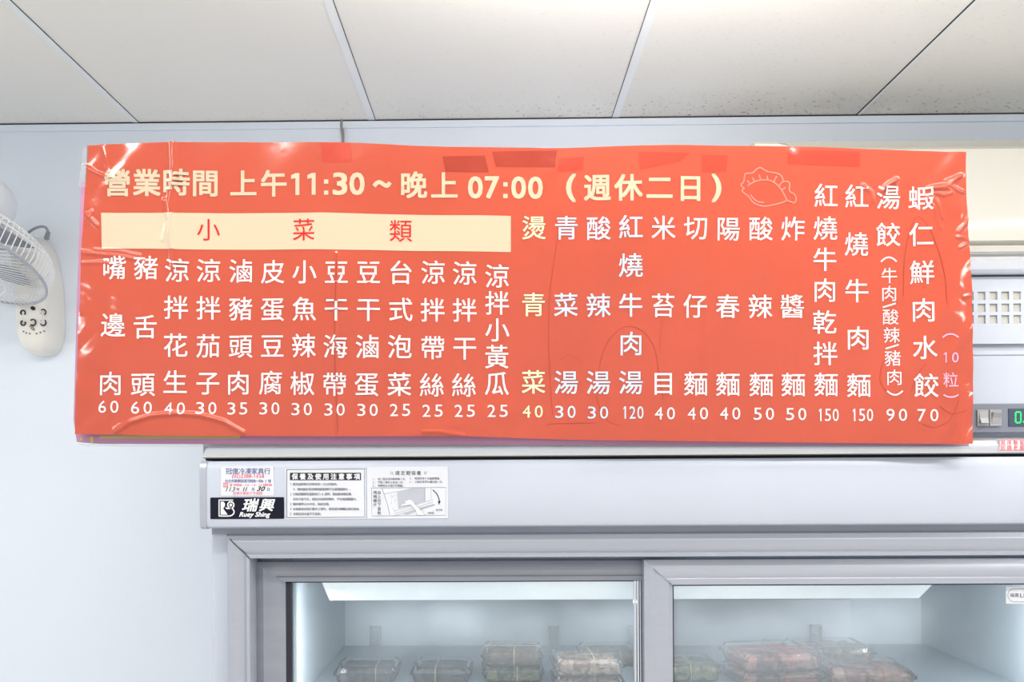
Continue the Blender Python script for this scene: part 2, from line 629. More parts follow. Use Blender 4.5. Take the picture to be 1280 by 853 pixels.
# ------------------------------------------------------------------ the display freezer
YF = -0.70                                     # front of the door frame
XL = X(261, 760, YF)
XR = XL + 1.675
YB = -0.10
zt_frame = Z(612, 667.5, YF)
zh0, zh1 = Z(612, 659.5, -0.72), Z(612, 575, -0.72)
XH0, XH1 = X(250, 620, -0.72), XR + (XL - X(250, 620, -0.72))
fz = thing('display_freezer', 'tall white sliding door freezer with fogged glass standing against the wall', 'freezer', ((XL + XR) / 2, -0.4, 0.0))
ZI = zt_frame - 0.055                          # inner ceiling
XI0, XI1 = X(430, 760, -0.20), X(1152, 760, -0.20)
b = MB()                                       # insulated shell: sides, back, top and bottom
b.box(XL, XI0, -0.648, YB, 0.12, zt_frame + 0.01)
b.box(XI1, XR, -0.648, YB, 0.12, zt_frame + 0.01)
b.box(XL, XL + 0.035, -0.686, -0.648, 0.12, zt_frame + 0.01)
b.box(XR - 0.035, XR, -0.686, -0.648, 0.12, zt_frame + 0.01)
b.box(XI0, XI1, -0.20, YB, 0.12, zt_frame + 0.01)
b.box(XI0, XI1, -0.648, -0.20, ZI, zt_frame + 0.01)
b.box(XI0, XI1, -0.648, -0.20, 0.12, 0.30)
b.build('cabinet_shell', M['white_metal'], fz, bevel=0.003)
b = MB()                                       # liner
t = 0.003
b.box(XI0, XI0 + t, -0.648, -0.2, 0.30, ZI)
b.box(XI1 - t, XI1, -0.648, -0.2, 0.30, ZI)
b.box(XI0, XI1, -0.2 - t, -0.2, 0.30, ZI)
b.box(XI0, XI1, -0.648, -0.2, ZI - t, ZI)
b.build('inner_liner', M['inner'], fz)
for x in (XL + 0.08, XR - 0.08):
    for y in (-0.62, -0.17):
        b = MB(); b.lathe([(0.018, 0.0), (0.024, 0.006), (0.024, 0.02), (0.012, 0.03), (0.012, 0.12)], 16, T=Matrix.Translation((x, y, 0)))
        b.build('foot', M['gasket'], fz, smooth=True)
b = MB(); b.box(XL, XR, -0.69, -0.66, 0.12, 0.255)
for k in range(7):
    b.box(XL + 0.1, XR - 0.1, -0.694, -0.688, 0.145 + k * 0.014, 0.152 + k * 0.014)
b.build('kick_plate', M['aluminium'], fz)

# outer door frame with mitred corners
x0, x1 = X(283, 760, YF), XR - (X(283, 760, YF) - XL)
z0 = 0.26
w = X(313, 760, YF) - x0
b = MB()
b.frame(x0, x1, z0, zt_frame, [(0, -0.66), (0, -0.694), (w * 0.05, -0.698), (w * 0.28, -0.7015), (w * 0.55, -0.7005), (w * 0.80, -0.696),
                              (w * 0.83, -0.700), (w * 0.97, -0.700), (w, -0.697), (w, -0.66)])
fr = b.build('door_frame', M['aluminium'], fz, smooth=True, sharp=25)
b = MB()                                       # mitre seams
for xa, sx in ((x0, 1), (x1, -1)):
    b.tube([(xa, -0.6945, zt_frame), (xa + sx * w * 0.28, -0.7022, zt_frame - w * 0.28), (xa + sx * w * 0.55, -0.7012, zt_frame - w * 0.55), (xa + sx * w * 0.8, -0.6985, zt_frame - w * 0.8), (xa + sx * w * 0.83, -0.7006, zt_frame - w * 0.83), (xa + sx * w, -0.7006, zt_frame - w)], 0.0009, 6)
b.build('mitre_seam', M['dark_gap'], fr)
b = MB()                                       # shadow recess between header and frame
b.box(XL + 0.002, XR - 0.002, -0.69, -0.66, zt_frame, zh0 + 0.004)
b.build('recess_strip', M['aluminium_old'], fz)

# header panel
r = 0.010
prof = [(-0.69, zh0), (-0.712, zh0), (-0.718, zh0 + 0.003), (-0.720, zh0 + 0.010), (-0.720, zh1 - 0.016), (-0.717, zh1 - 0.006), (-0.711, zh1), (-0.69, zh1)]
b = MB(); b.extrude_x(prof, XH0 + 0.010, XH1 - 0.010)
hd = b.build('header_panel', M['white_metal'], fz, smooth=True, sharp=30)
for xa, sx in ((XH0, 1), (XH1, -1)):
    b = MB(); b.extrude_x([(y * 1.0 + (0.001 if y > -0.7 else -0.0015), z + (-0.001 if z < (zh0 + zh1) / 2 else 0.001)) for y, z in prof], xa, xa + sx * 0.011)
    e = b.build('end_cap', M['aluminium'], hd, smooth=True, sharp=30)
    e['label'] = 'grey metal end cap'

# sliding doors
YD1, YD2 = -0.672, -0.690
xd0 = X(318, 760, YD1); xd1 = X(803, 760, YD1)
wl = X(356, 760, YD1) - xd0
ztd = zt_frame - w + 0.004
dl = MB()
ztl = Z(612, 702, YD1); wt = ztl - Z(612, 727, YD1)


def door(name_mat, x0, x1, z0, z1, ws, wtop, Yf, right_metal):
    g = MB()
    def stile(xa, sx, ww):
        # vertical member, cut on the mitre at the top
        P = [(0, Yf + 0.02), (0, Yf + 0.004), (ww * 0.30, Yf), (ww * 0.38, Yf + 0.002), (ww * 0.85, Yf + 0.002), (ww, Yf + 0.006), (ww, Yf + 0.02)]
        lo = [(xa + sx * d, y, z0) for d, y in P]
        hi = [(xa + sx * d, y, z1 - wtop * d / ww) for d, y in P]
        g.rings([lo, hi])
    def rail(za, sz, ww):
        P = [(0, Yf + 0.02), (0, Yf + 0.005), (ww * 0.15, Yf + 0.002), (ww * 0.45, Yf - 0.001), (ww * 0.72, Yf + 0.002), (ww * 0.76, Yf), (ww * 0.98, Yf), (ww, Yf + 0.004), (ww, Yf + 0.02)]
        a = [(x0 + ws * d / ww, y, za + sz * d) for d, y in P]
        c = [(x1 - ws * d / ww, y, za + sz * d) for d, y in P]
        g.rings([a, c])
    stile(x0, 1, ws)
    stile(x1, -1, ws)
    rail(z1, -1, wtop)
    rail(z0, 1, wtop)
    return g


for nm, (xa, xb, za, zb, ws, wtop, Yf) in {
        'L': (xd0, X(840, 780, YD1), 0.29, ztl, wl, wt, YD1),
        'R': (X(806, 780, YD2), x1 - w * 0.9, 0.29, Z(850, 700.5, YD2), X(842, 780, YD2) - X(806, 780, YD2), Z(850, 700.5, YD2) - Z(850, 732, YD2), YD2)}.items():
    g = door(None, xa, xb, za, zb, ws, wtop, Yf, False)
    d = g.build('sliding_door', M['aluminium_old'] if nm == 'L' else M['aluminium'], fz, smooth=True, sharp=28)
    d['label'] = 'left sliding door set back behind the other' if nm == 'L' else 'right sliding door in front'
    gx0, gx1, gz0, gz1 = xa + ws, xb - ws, za + wtop, zb - wtop
    gw = 0.009 if nm == 'L' else 0.0018
    q = MB()
    q.box(gx0, gx0 + gw, Yf + 0.006, Yf + 0.018, gz0, gz1)
    q.box(gx1 - (0.004), gx1, Yf + 0.006, Yf + 0.018, gz0, gz1)
    q.box(gx0, gx1, Yf + 0.006, Yf + 0.018, gz1 - 0.0022, gz1)
    q.box(gx0, gx1, Yf + 0.006, Yf + 0.018, gz0, gz0 + 0.0022)
    q.build('gasket', M['gasket'], d)
    q = MB(); q.box(gx0, gx1, Yf + 0.010, Yf + 0.014, gz0, gz1)
    q.build('glass_pane', M['glass'], d)
    if nm == 'L':
        q = MB()                                 # bright pull rail on the closing edge
        for k, (pa, pb) in enumerate(((793, 795.5), (796.5, 799), (800, 801.5))):
            q.box(X(pa, 780, Yf), X(pb, 780, Yf), Yf + 0.0 + k * 0.001, Yf + 0.012, gz0, gz1)
        q.build('pull_rail', M['chrome'], d, bevel=0.0006)
    else:
        q = MB()
        xs, zs = X(842, 760, Yf), (za + zb) / 2 - 0.15
        q.box(xa + ws * 0.25, xa + ws * 0.75, Yf - 0.004, Yf + 0.004, zs - 0.09, zs + 0.09)
        q.build('pull_handle', M['gasket'], d, bevel=0.002)

# light cover along the inner top, sloping back
pa, pb = at(402, 729, -0.655), at(1172, 732, -0.655)
pc, pd = at(413, 750, -0.60), at(1150, 749, -0.60)
b = MB()
zA, zB = (pa.z + pb.z) / 2 + 0.006, (pc.z + pd.z) / 2
b.rings([[(pa.x, -0.655, zA), (pa.x + 0.002, -0.60, zB), (pa.x + 0.002, -0.57, zB + 0.002), (pa.x, -0.56, zA)],
         [(pb.x, -0.655, zA), (pb.x - 0.002, -0.60, zB), (pb.x - 0.002, -0.57, zB + 0.002), (pb.x, -0.56, zA)]])
b.build('light_cover', M['light_cover'], fz)
for xx, pw in ((XI0 + 0.035, 0.8), (XI1 - 0.035, 1.7)):
    area('freezer_led', (xx, -0.635, 1.0), (R(90), 0, R(0)), 0.02, 0.8, pw, (0.93, 0.97, 1))
area('freezer_light', ((pa.x + pb.x) / 2, -0.60, zB - 0.004), (R(-15), 0, 0), 1.0, 0.05, 1.55, (0.92, 0.97, 1))

# back panel and shelf rails
b = MB()
b.box(X(838, 760, -0.21), X(1061, 760, -0.21), -0.225, -0.203, 1.0, Z(950, 748, -0.21))
b.build('evaporator_panel', M['inner_panel'], fz, bevel=0.004)
for pxa, pya, pyb, yy in ((469.5, 783, 900, -0.203), (692, 783, 900, -0.203), (791, 783, 900, -0.203), (1019, 781, 801, -0.225)):
    xx, za, zb = X(pxa, 800, yy), Z(pxa, pya, yy), Z(pxa, pyb, yy)
    b = MB()
    b.box(xx - 0.0125, xx - 0.010, yy - 0.010, yy, zb, za); b.box(xx + 0.010, xx + 0.0125, yy - 0.010, yy, zb, za)
    b.box(xx - 0.0125, xx + 0.0125, yy - 0.010, yy, za - 0.003, za); b.box(xx - 0.010, xx + 0.010, yy - 0.002, yy, zb, za - 0.003)
    k = za - 0.02
    while k > zb + 0.01:
        b.box(xx - 0.004, xx + 0.004, yy - 0.006, yy, k - 0.008, k); k -= 0.028
    b.build('shelf_rail', M['rail'], fz)
ZS = 1.190
for zz in (ZS, 0.88, 0.60):
    b = MB()
    b.box(XI0 + 0.004, XI1 - 0.004, -0.61, -0.215, zz - 0.012, zz - 0.001)
    b.box(XI0 + 0.004, XI1 - 0.004, -0.622, -0.61, zz - 0.03, zz - 0.001)
    b.build('shelf', M['shelf'], fz, bevel=0.002)

# machinery housing on top
zt0, zt1, zt2 = Z(1245, 570, YF), Z(1245, 545, YF), Z(1245, 540, YF)
XM0, XM1 = X(254, 562, -0.70), XR
b = MB()
zc = [Z(1250, p, -0.69) for p in (322, 344, 430, 438, 448, 505, 541, 568)]
b.box(XM0, XM1, -0.672, YB, zc[7], zc[1] + 0.004)
hs = b.build('machinery_housing', M['white_metal'], fz)
b = MB()
b.extrude_x([(-0.66, zc[1]), (-0.695, zc[1]), (-0.706, zc[1] + 0.006), (-0.708, zc[0] - 0.010), (-0.702, zc[0] - 0.002), (-0.69, zc[0]), (-0.66, zc[0])], XM0, XM1)
b.build('top_trim', M['chrome'], hs, smooth=True, sharp=40)
b = MB()                                       # vent panel with square holes
hx = [X(1227 + 14.8 * k, 385, -0.69) for k in range(-30, 9)]
hw, hh = 0.0066, 0.0072
hz = [Z(1242, p, -0.69) for p in (399.5, 385, 370)]
xsb = [XM0] + sorted([h - hw for h in hx] + [h + hw for h in hx]) + [XM1]
zsb = [zc[2]] + sorted([h - hh for h in hz] + [h + hh for h in hz]) + [zc[1] - 0.003]
for i in range(len(xsb) - 1):
    for j in range(len(zsb) - 1):
        if i % 2 == 1 and j % 2 == 1:
            a, c, e, f = xsb[i], xsb[i + 1], zsb[j], zsb[j + 1]
            ya, yb = -0.69, -0.6875
            b.add([(a, ya, e), (c, ya, e), (c, ya, f), (a, ya, f), (a, yb, e), (c, yb, e), (c, yb, f), (a, yb, f)],
                  [(0, 4, 5, 1), (1, 5, 6, 2), (2, 6, 7, 3), (3, 7, 4, 0)])
            continue
        b.add([(xsb[i], -0.69, zsb[j]), (xsb[i + 1], -0.69, zsb[j]), (xsb[i + 1], -0.69, zsb[j + 1]), (xsb[i], -0.69, zsb[j + 1])], [(0, 1, 2, 3)])
vp = b.build('vent_panel', M['white_metal'], fz, recalc=False)
b = MB(); b.box(xsb[1] - 0.01, xsb[-2] + 0.01, -0.6872, -0.684, hz[0] - 0.02, hz[2] + 0.02)
b.build('filter_screen', M['cream_in'], vp)
b = MB(); b.box(XM0, XM1, -0.684, -0.672, zc[2] - 0.014, zc[2] + 0.002); b.build('shadow_gap', M['ink_pale'], hs)
b = MB()
b.extrude_x([(-0.672, zc[5]), (-0.692, zc[5]), (-0.692, zc[4] + 0.002), (-0.690, zc[4] + 0.003), (-0.690, zc[4] + 0.005), (-0.692, zc[4] + 0.006), (-0.692, zc[3] - 0.001), (-0.672, zc[3])], XM0, XM1)
b.build('lower_panel', M['white_metal'], fz)
b = MB(); b.box(X(1040, 520, -0.69), XM1, -0.694, -0.672, zc[6], zc[5])
cp = b.build('control_strip', M['control_grey'], fz, bevel=0.001)
b = MB(); b.box(XM0, X(1040, 520, -0.69), -0.692, -0.672, zc[6], zc[5])
b.build('filler_panel', M['white_metal'], fz)
Yc = -0.694
for pa, pb, tilt in ((1220.5, 1234.5, 1), (1236, 1250.5, -1)):
    xa, xb = X(pa, 522, Yc), X(pb, 522, Yc)
    za, zb = Z(1236, 533, Yc), Z(1236, 512.5, Yc)
    b = MB(); b.box(xa, xb, Yc - 0.003, Yc, za, zb)
    sw = b.build('switch_frame', M['switch_grey'], cp, bevel=0.0006)
    # rocker, tipped up or down (same part mesh level: a sub-part of the control strip)
    b = MB()
    m0, m1 = xa + 0.003, xb - 0.0025
    zl, zu = za + 0.004, zb - 0.004
    b.extrude_x([(Yc - 0.001, zl), (Yc - (0.009 if tilt > 0 else 0.0035), zl + 0.001), (Yc - 0.0045, (zl + zu) / 2), (Yc - (0.0035 if tilt > 0 else 0.009), zu - 0.001), (Yc - 0.001, zu)], m0, m1)
    b.build('rocker', M['switch_grey'], cp, bevel=0.0004)
b = MB(); b.box(X(1260, 522, Yc), X(1335, 522, Yc), Yc - 0.0015, Yc + 0.001, Z(1270, 533.5, Yc), Z(1270, 511, Yc))
b.build('display_window', M['display'], cp, bevel=0.003)
ink = Ink(flat(Yc - 0.0019))
cx, cy, dw, dh = 1272.8, 522.0, 3.3, 6.6


def seg(cx, cy, which):
    t = 1.5
    S = {'a': ((-dw + .5, -dh), (dw - .5, -dh)), 'd': ((-dw + .5, dh), (dw - .5, dh)), 'g': ((-dw + .5, 0), (dw - .5, 0)),
         'f': ((-dw, -dh + .5), (-dw, -.5)), 'e': ((-dw, .5), (-dw, dh - .5)), 'b': ((dw, -dh + .5), (dw, -.5)), 'c': ((dw, .5), (dw, dh - .5))}
    for q in which:
        (a, c), (e, f) = S[q]
        ink.stroke([(cx + a, cy + c), (cx + e, cy + f)], t)


seg(cx, cy, 'abcdef')
ink.rect(1279.0, 526.5, 1280.6, 528.6)
ink.build('digit', M['led'], cp)
# bottom trim of the housing, cut on the mitre at the left end
b = MB()
zb0, zb1 = Z(612, 573, -0.715), Z(612, 551, -0.715)
P = [(-0.67, zb0 + .002), (-0.708, zb0 + .002), (-0.713, zb0 + 0.004), (-0.715, zb0 + 0.008), (-0.716, zb1 - 0.014), (-0.713, zb1 - 0.005), (-0.704, zb1), (-0.67, zb1)]
hgt = zb1 - zb0
b.rings([[(XM0 + 0.002 + (0.014 * (z - zb0) / hgt), y, z) for y, z in P], [(XM1, y, z) for y, z in P]])
b.build('bottom_trim', M['chrome'], hs, smooth=True, sharp=30)
b = MB(); b.box(XM0 + 0.0, XM0 + 0.02, -0.700, -0.67, zb0 + 0.002, zb1); b.build('corner_block', M['aluminium'], hs)
b = MB(); b.box(XM0, XM1, -0.69, YB, zh1 - 0.004, zb0 + 0.004); b.build('gap_strip', M['dark_gap'], fz)
b = MB()                                       # top plate closing the header box
b.box(XL, XR, -0.69, YB, zh0, zh1 - 0.004); b.build('top_box', M['white_metal'], fz)

# ------------------------------------------------------------------ stickers on the header
YS = -0.7208
def sticker(x0, y0, x1, y1, label, name='sticker', m='sticker', Y=YS, bevel=0.0, th=0.0006, parent=None):
    a, c = at((x0 + x1) / 2, y0, Y), at((x0 + x1) / 2, y1, Y)
    b = MB(); b.box(X(x0, (y0 + y1) / 2, Y), X(x1, (y0 + y1) / 2, Y), Y, Y + th, c.z, a.z)
    o = b.build(name, M[m], parent or fz, bevel=bevel)
    o['label'] = label
    return o


YI = YS - 0.0004
s1 = sticker(276, 583.5, 342, 620, 'service sticker with blue and red print and a handwritten date')
k = Ink(flat(YI))
k.line('冠億冷凍家具行', 282, 589.3, 338, 8.4, 0, 0.012)
k.fit('(02)2388-1658', 290, 593.2, 330, 599.0, 1, 0.02)
k.line('台北市萬華區環河南路一段62號', 281, 601.6, 339, 4.4, 0, 0.01)
k.line('專線', 278.5, 605.2, 285.5, 3.6, 1, 0.02); k.line('服務', 278.5, 608.4, 285.5, 3.4, 1, 0.02)
k.line('週一至週五8:30-18:30例假日休', 287, 606.6, 340, 3.6, 1, 0.008)
k.fit('113', 282, 609.2, 294, 614.6, 2, 0.025, 0.35); k.fit('11', 303.5, 609.4, 309, 614.4, 2, 0.03, 0.35)
k.fit('30', 321, 608.4, 331.5, 614.2, 2, 0.025, 0.35)
for ch, px in (('年', 297.5), ('月', 316.5), ('日', 335.5)): k.han(ch, px, 612, 4.8, 0)
k.line('若標示撕毀不予保固', 291, 616.9, 328, 4.0, 1, 0.01)
k.build('lettering', [M['ink_blue'], M['ink_red'], M['ink_black']], s1)

s2 = sticker(262.5, 622, 355, 649.2, 'dark navy maker badge with white emblem', 'maker_badge', 'badge', YS - 0.0005, 0.0015, 0.003)
k = Ink(flat(YS - 0.0009))
k.stroke([(273.5, 625.5), (291.5, 625.5)], 1.3); k.stroke([(273.8, 625), (273.8, 645.5)], 1.2)
k.stroke([(273.3, 645.3), (286.5, 645.4), (291, 643.5), (292.6, 640.5), (291.3, 637), (288, 635)], 1.5, smooth=4)
k.poly([(275.8, 627.5), (279.5, 627.5), (281.3, 630), (281, 633), (278.8, 636), (281.5, 639.5), (284.5, 643.6), (275.8, 643.6)])
k.stroke([(288.5 + 3.9 * math.cos(a), 631.6 + 4.0 * math.sin(a)) for a in np.linspace(0, 2 * math.pi, 20)], 1.5)
k.stroke([(288.5 + 1.2 * math.cos(a), 631.6 + 1.2 * math.sin(a)) for a in np.linspace(0, 2 * math.pi, 10)], 1.4)
k.stroke([(282, 635), (284.5, 636.2), (288.5, 635.7)], 1.6)
k.han('瑞', 311.5, 631.6, 17.0, 0, 0.022, 1.15, shear=0.25); k.han('興', 332.5, 631.6, 16.5, 0, 0.020, 1.15, shear=0.25)
k.fit('Ruey Shing', 299, 640.3, 338, 648.2, 0, 0.028, 0.3)
k.build('lettering', [M['ink_white']], s2)

s3 = sticker(357, 585.5, 457, 649, 'white notice sticker with black heading bar and seven lines')
k = Ink(flat(YI))
k.stroke([(358.4, 587.3), (455.6, 586.5), (455.6, 646.7), (358.4, 647.3)], 0.6, 0)
k.stroke([(358.4, 647.3), (358.4, 587.3)], 0.6, 0)
k.rect(362.4, 591.3, 451.2, 600.6, 0)
k.build('lettering_bar', [M['ink_black']], s3)
k = Ink(flat(YI - 0.0004))
for i, ch in enumerate('保養及使用注意事項'): k.han(ch, 368.6 + i * 9.7, 596.0, 7.8, 1, 0.022)
rows = [(605.6, 366, 424, '散熱器需每月定期清潔一次以利散熱。'), (611.9, 366, 440, '＊（散熱器未清潔導致機械故障不在保固範圍內）。'),
        (618.0, 366, 442, '冰箱周圍環境溫度高於38度時，需加裝排風設備，'), (624.3, 366, 448, '否則冷度不足，縮短冰箱使用壽命，不在保固範圍內。'),
        (630.5, 366, 414, '機房嚴禁以水沖洗，瑕疵自理。'), (636.6, 366, 452, '冰箱嚴禁安裝於露天之場所，避免陽光曝曬及風吹雨淋。'),
        (642.8, 366, 404, '冰箱底部水盤不可拿起。')]
for y, xa, xb, st in rows: k.line(st, xa, y, xb, 3.7, 0, 0.006)
for y, d in ((605.6, '1'), (618, '2'), (630.5, '3'), (636.6, '4'), (642.8, '5')):
    k.fit(d, 362.6, y - 1.6, 364.0, y + 1.6, 0, 0.0)
k.build('lettering', [M['ink_black'], M['ink_white']], s3)

s4 = sticker(459, 583.5, 560, 648.5, 'white maintenance sticker with a drawing of a hand cleaning fins')
k = Ink(flat(YI))
qx = lambda a: 455 + a / 11.64
qy = lambda a: 580 + a / 11.64
Q = lambda *p: [(qx(a), qy(c)) for a, c in p]
k.stroke(Q((108, 352), (1188, 345), (1188, 750), (115, 760), (108, 352)), 0.5, 1)
k.poly(Q((480, 412), (720, 358), (885, 355), (885, 545), (500, 655)), 2)
k.stroke(Q((262, 355), (340, 590), (375, 745)), 0.5, 1)
k.stroke(Q((290, 440), (470, 410), (720, 358)), 0.3, 1)
k.stroke(Q((885, 355), (885, 545)), 0.4, 1); k.stroke(Q((975, 355), (975, 510)), 0.3, 1)
for yy in (0, 40, 75):
    k.stroke(Q((440, 690 + yy * 0.9), (1010, 520 + yy)), 0.3, 1)
k.poly(Q((560, 735), (820, 640), (1020, 585), (1040, 605), (840, 668), (640, 742)), 2)
for i in range(14):
    a, c = random.uniform(385, 475), random.uniform(430, 690)
    k.stroke(Q((a, c), (a + 15, c + 25)), 0.35, 2)
k.stroke(Q((1000, 380), (1060, 440), (1092, 520), (1096, 560)), 1.1, 0, smooth=3)
k.poly(Q((1075, 545), (1115, 545), (1090, 600)), 0)
k.build('drawing', [M['ink_black'], M['ink_grey'], M['ink_pale']], s4)
k = Ink(flat(YI - 0.0004))
k.poly(Q((600, 545), (650, 522), (700, 535), (760, 610), (880, 740), (775, 742), (740, 655), (680, 590), (545, 615), (540, 605), (610, 575)), 3)
k.stroke(Q((610, 545), (650, 522), (700, 535), (760, 610), (890, 742)), 0.3, 1)
k.stroke(Q((775, 742), (740, 655), (680, 600), (545, 615)), 0.3, 1)
for i, ch in enumerate('請定期保養'): k.han(ch, 496.8 + i * 6.7, 591.6, 5.8, 0, 0.01)
for a in (489, 491): k.stroke([(a - 1, 589.5), (a + 0.3, 593.5)], 0.5, 1)
for a in (530.3, 532.3): k.stroke([(a + 1, 589.5), (a - 0.3, 593.5)], 0.5, 1)
for y, xa, xb, st in ((599, 466, 509, '1.每二個月清洗散熱器一次。'), (603.2, 466, 506, '2.門軌二個月上黃油一次。'), (607.4, 466, 506, '3.停機後五分鐘方可開機。'),
                      (598.4, 512, 552, '4.每週記得十分鐘重開機。'), (602.7, 512, 555.5, '5.三個月清潔水槽內部一次。')):
    k.line(st, xa, y, xb, 3.2, 0, 0.0)
for i, ch in enumerate('請順鰭片'): k.han(ch, 468.8, 616 + i * 5.1, 4.8, 0)
for i, ch in enumerate('由上往下直刷'): k.han(ch, 474, 616 + i * 5.1, 4.8, 0)
k.line('散熱器', 545, 637.7, 553, 2.6, 0, 0); k.line('防塵蓋', 534.5, 641.6, 542.5, 2.6, 0, 0)
k.build('lettering', [M['ink_black'], M['ink_grey'], M['ink_pale'], M['ink_white']], s4)

s5 = sticker(1249, 549.5, 1312, 563.5, 'small white sticker with red print', Y=-0.7168, th=0.0018)
k = Ink(flat(-0.7172))
k.stroke([(1249.6, 550.2), (1311.4, 550), (1311.4, 562.9), (1249.6, 563.1), (1249.6, 550.2)], 0.6, 0)
for i, ch in enumerate('其序敬客'): k.han(ch, 1253.8 + i * 7.9, 553.9, 6.4, 0, 0.004)
for i, ch in enumerate('卸請老嚴'): k.han(ch, 1253.8 + i * 7.9, 560.0, 6.4, 0, 0.004)
k.build('lettering', [M['ink_red']], s5)
s6 = sticker(1257.5, 733.5, 1335, 755, 'white sticker with rounded outline on right door glass', Y=YD2 + 0.0092, th=0.0006)
k = Ink(flat(YD2 + 0.0088))
an = np.linspace(math.pi / 2, 3 * math.pi / 2, 12)
k.stroke([(1268 + 8.2 * math.cos(a), 744.5 + 8.2 * math.sin(a)) for a in an][::-1] + [(1325, 752.7)], 0.5, 1)
k.stroke([(1268, 736.3), (1325, 736.3)], 0.5, 1)
k.line('採用', 1262.6, 744.5, 1273.5, 5.4, 0, 0.006)
k.fit('LED', 1275.3, 742.2, 1290, 747.2, 0, 0.004)
k.build('lettering', [M['ink_black'], M['ink_grey']], s6)

# ------------------------------------------------------------------ the menu banner
YBN = -0.738
RID = [  # creases in the laminate: points (px), width (px), height (m)
    ([(216, 178), (217, 215), (212, 250), (214, 300), (217, 335)], 3.2, 0.0011),
    ([(205, 250), (210, 275), (203, 300)], 2.2, 0.0006),
    ([(128, 183), (132, 200), (135, 215)], 2.0, 0.0007),
    ([(105, 208), (122, 217), (136, 222)], 2.2, 0.0007),
    ([(108, 268), (115, 275), (122, 282)], 2.4, 0.0007), ([(107, 280), (112, 270), (115, 265)], 2, 0.0005),
    ([(104, 316), (130, 318), (160, 322), (182, 328)], 2.4, 0.0008),
    ([(104, 329), (130, 328), (150, 332)], 2.2, 0.0006), ([(118, 312), (150, 314), (175, 320)], 1.8, 0.0005),
    ([(103, 370), (106, 380), (104, 392)], 2.4, 0.0006),
    ([(147, 540), (165, 528), (190, 520), (220, 517), (250, 519), (280, 527), (305, 541)], 3.0, 0.0011),
    ([(530, 540), (550, 540), (580, 545)], 2.5, 0.0007), ([(500, 545), (640, 510)], 14, 0.0014),
    ([(1080, 232), (1090, 240), (1093, 252)], 2.2, 0.0007), ([(1104, 238), (1112, 230), (1122, 224)], 2.4, 0.0008),
    ([(1108, 232), (1120, 226), (1123, 240)], 2.0, 0.0005),
    ([(1162, 236), (1185, 231), (1200, 221)], 2.4, 0.0009), ([(1166, 240), (1180, 244), (1190, 241), (1186, 235), (1166, 236)], 2.0, 0.0007),
    ([(1164, 242), (1172, 255), (1178, 272)], 2.4, 0.0008), ([(1160, 246), (1170, 262), (1176, 285)], 2.0, 0.0006),
    ([(1188, 232), (1197, 238), (1204, 241)], 2.0, 0.0007), ([(1183, 226), (1196, 222), (1202, 220)], 2.0, 0.0005),
    ([(1198, 290), (1206, 280), (1209, 274)], 2.6, 0.0008), ([(1197, 297), (1204, 296), (1209, 300)], 2.2, 0.0007), ([(1200, 310), (1208, 305)], 2.2, 0.0006),
    ([(1204, 372), (1209, 370)], 2.5, 0.0007),
    ([(421, 318), (420, 430), (424, 545)], 3.0, 0.0004), ([(655, 250), (690, 206)], 8, 0.0010),
    ([(990, 195), (995, 300), (992, 520)], 8, 0.0007), ([(880, 255), (884, 520)], 7, 0.0006), ([(460, 300), (468, 520)], 10, 0.0008),
    ([(190, 400), (192, 470), (205, 505), (225, 505)], 8, 0.0010), ([(310, 400), (305, 520)], 10, 0.0007), ([(1035, 240), (1040, 500)], 8, 0.0005),
    ([(860, 528), (890, 530), (888, 552)], 5, 0.0007),
]


def disp(px, py):
    px = np.asarray(px, float); py = np.asarray(py, float)
    u = (px - 95) / 1120; v = (py - 180) / 370
    d = 0.0022 * np.sin(px / 61.0 + 0.6 * v) + 0.0013 * np.sin(px / 33.0 + 1.7 + 1.4 * v) + 0.0014 * np.sin(px / 140.0 + py / 95.0)
    d += 0.0012 * np.sin(py / 70.0 + 2.1 * np.sin(px / 170.0)) + 0.0004 * np.sin(px / 15.0 + py / 23.0)
    edge = np.exp(-((px - 100) / 75) ** 2) + np.exp(-((px - 1212) / 60) ** 2)
    d += edge * 0.0013 * np.sin(px / 9.0 + 1.3 * np.sin(py / 17.0)) * np.sin(py / 13.0 + px / 21.0)
    for pts, w, a in RID:
        best = np.full(px.shape, 1e9)
        for (x0, y0), (x1, y1) in zip(pts[:-1], pts[1:]):
            dx, dy = x1 - x0, y1 - y0
            t = np.clip(((px - x0) * dx + (py - y0) * dy) / (dx * dx + dy * dy), 0, 1)
            best = np.minimum(best, (px - x0 - t * dx) ** 2 + (py - y0 - t * dy) ** 2)
        d += (3.1 * a if w < 3.5 else a) * np.exp(-best / (w * w))
    sm = np.clip((px - 1190 - 4 * np.sin(py / 19.0)) / 12, 0, 1)
    sm = sm * sm * (3 - 2 * sm)
    d += sm * (0.11 * np.clip(py - 490, 0, 80) / 750 - 0.07 * np.clip(px - 1198, 0, 30) / 750)   # lifted lower right corner
    # the top sags outward a little between the tapes, the lower edge curls
    d += 0.006 * np.exp(-((px - 235) / 90) ** 2) * np.exp(-((py - 552) / 40) ** 2)
    d += 0.004 * np.exp(-((px - 570) / 120) ** 2) * np.exp(-((py - 550) / 40) ** 2)
    return d


def on_banner(lift):
    def f(px, py):
        px = np.asarray(px, float); py = np.asarray(py, float)
        d = disp(px, py)
        w = at_np(px, py, YBN)
        w = w.copy(); w[..., 1] -= d + lift
        e = 0.5
        m = 1.0 / 750.0
        gx = (disp(px + e, py) - disp(px - e, py)) / (2 * e * m)
        gz = -(disp(px, py + e) - disp(px, py - e)) / (2 * e * m)
        n = np.stack([-(-gx) * -1.0, -np.ones_like(gx), -gz * 1.0], -1)   # surface y = Y - d(x, z)
        n = np.stack([-gx, -np.ones_like(gx), -gz], -1)
        n /= np.linalg.norm(n, axis=-1, keepdims=True)
        return w, n
    return f


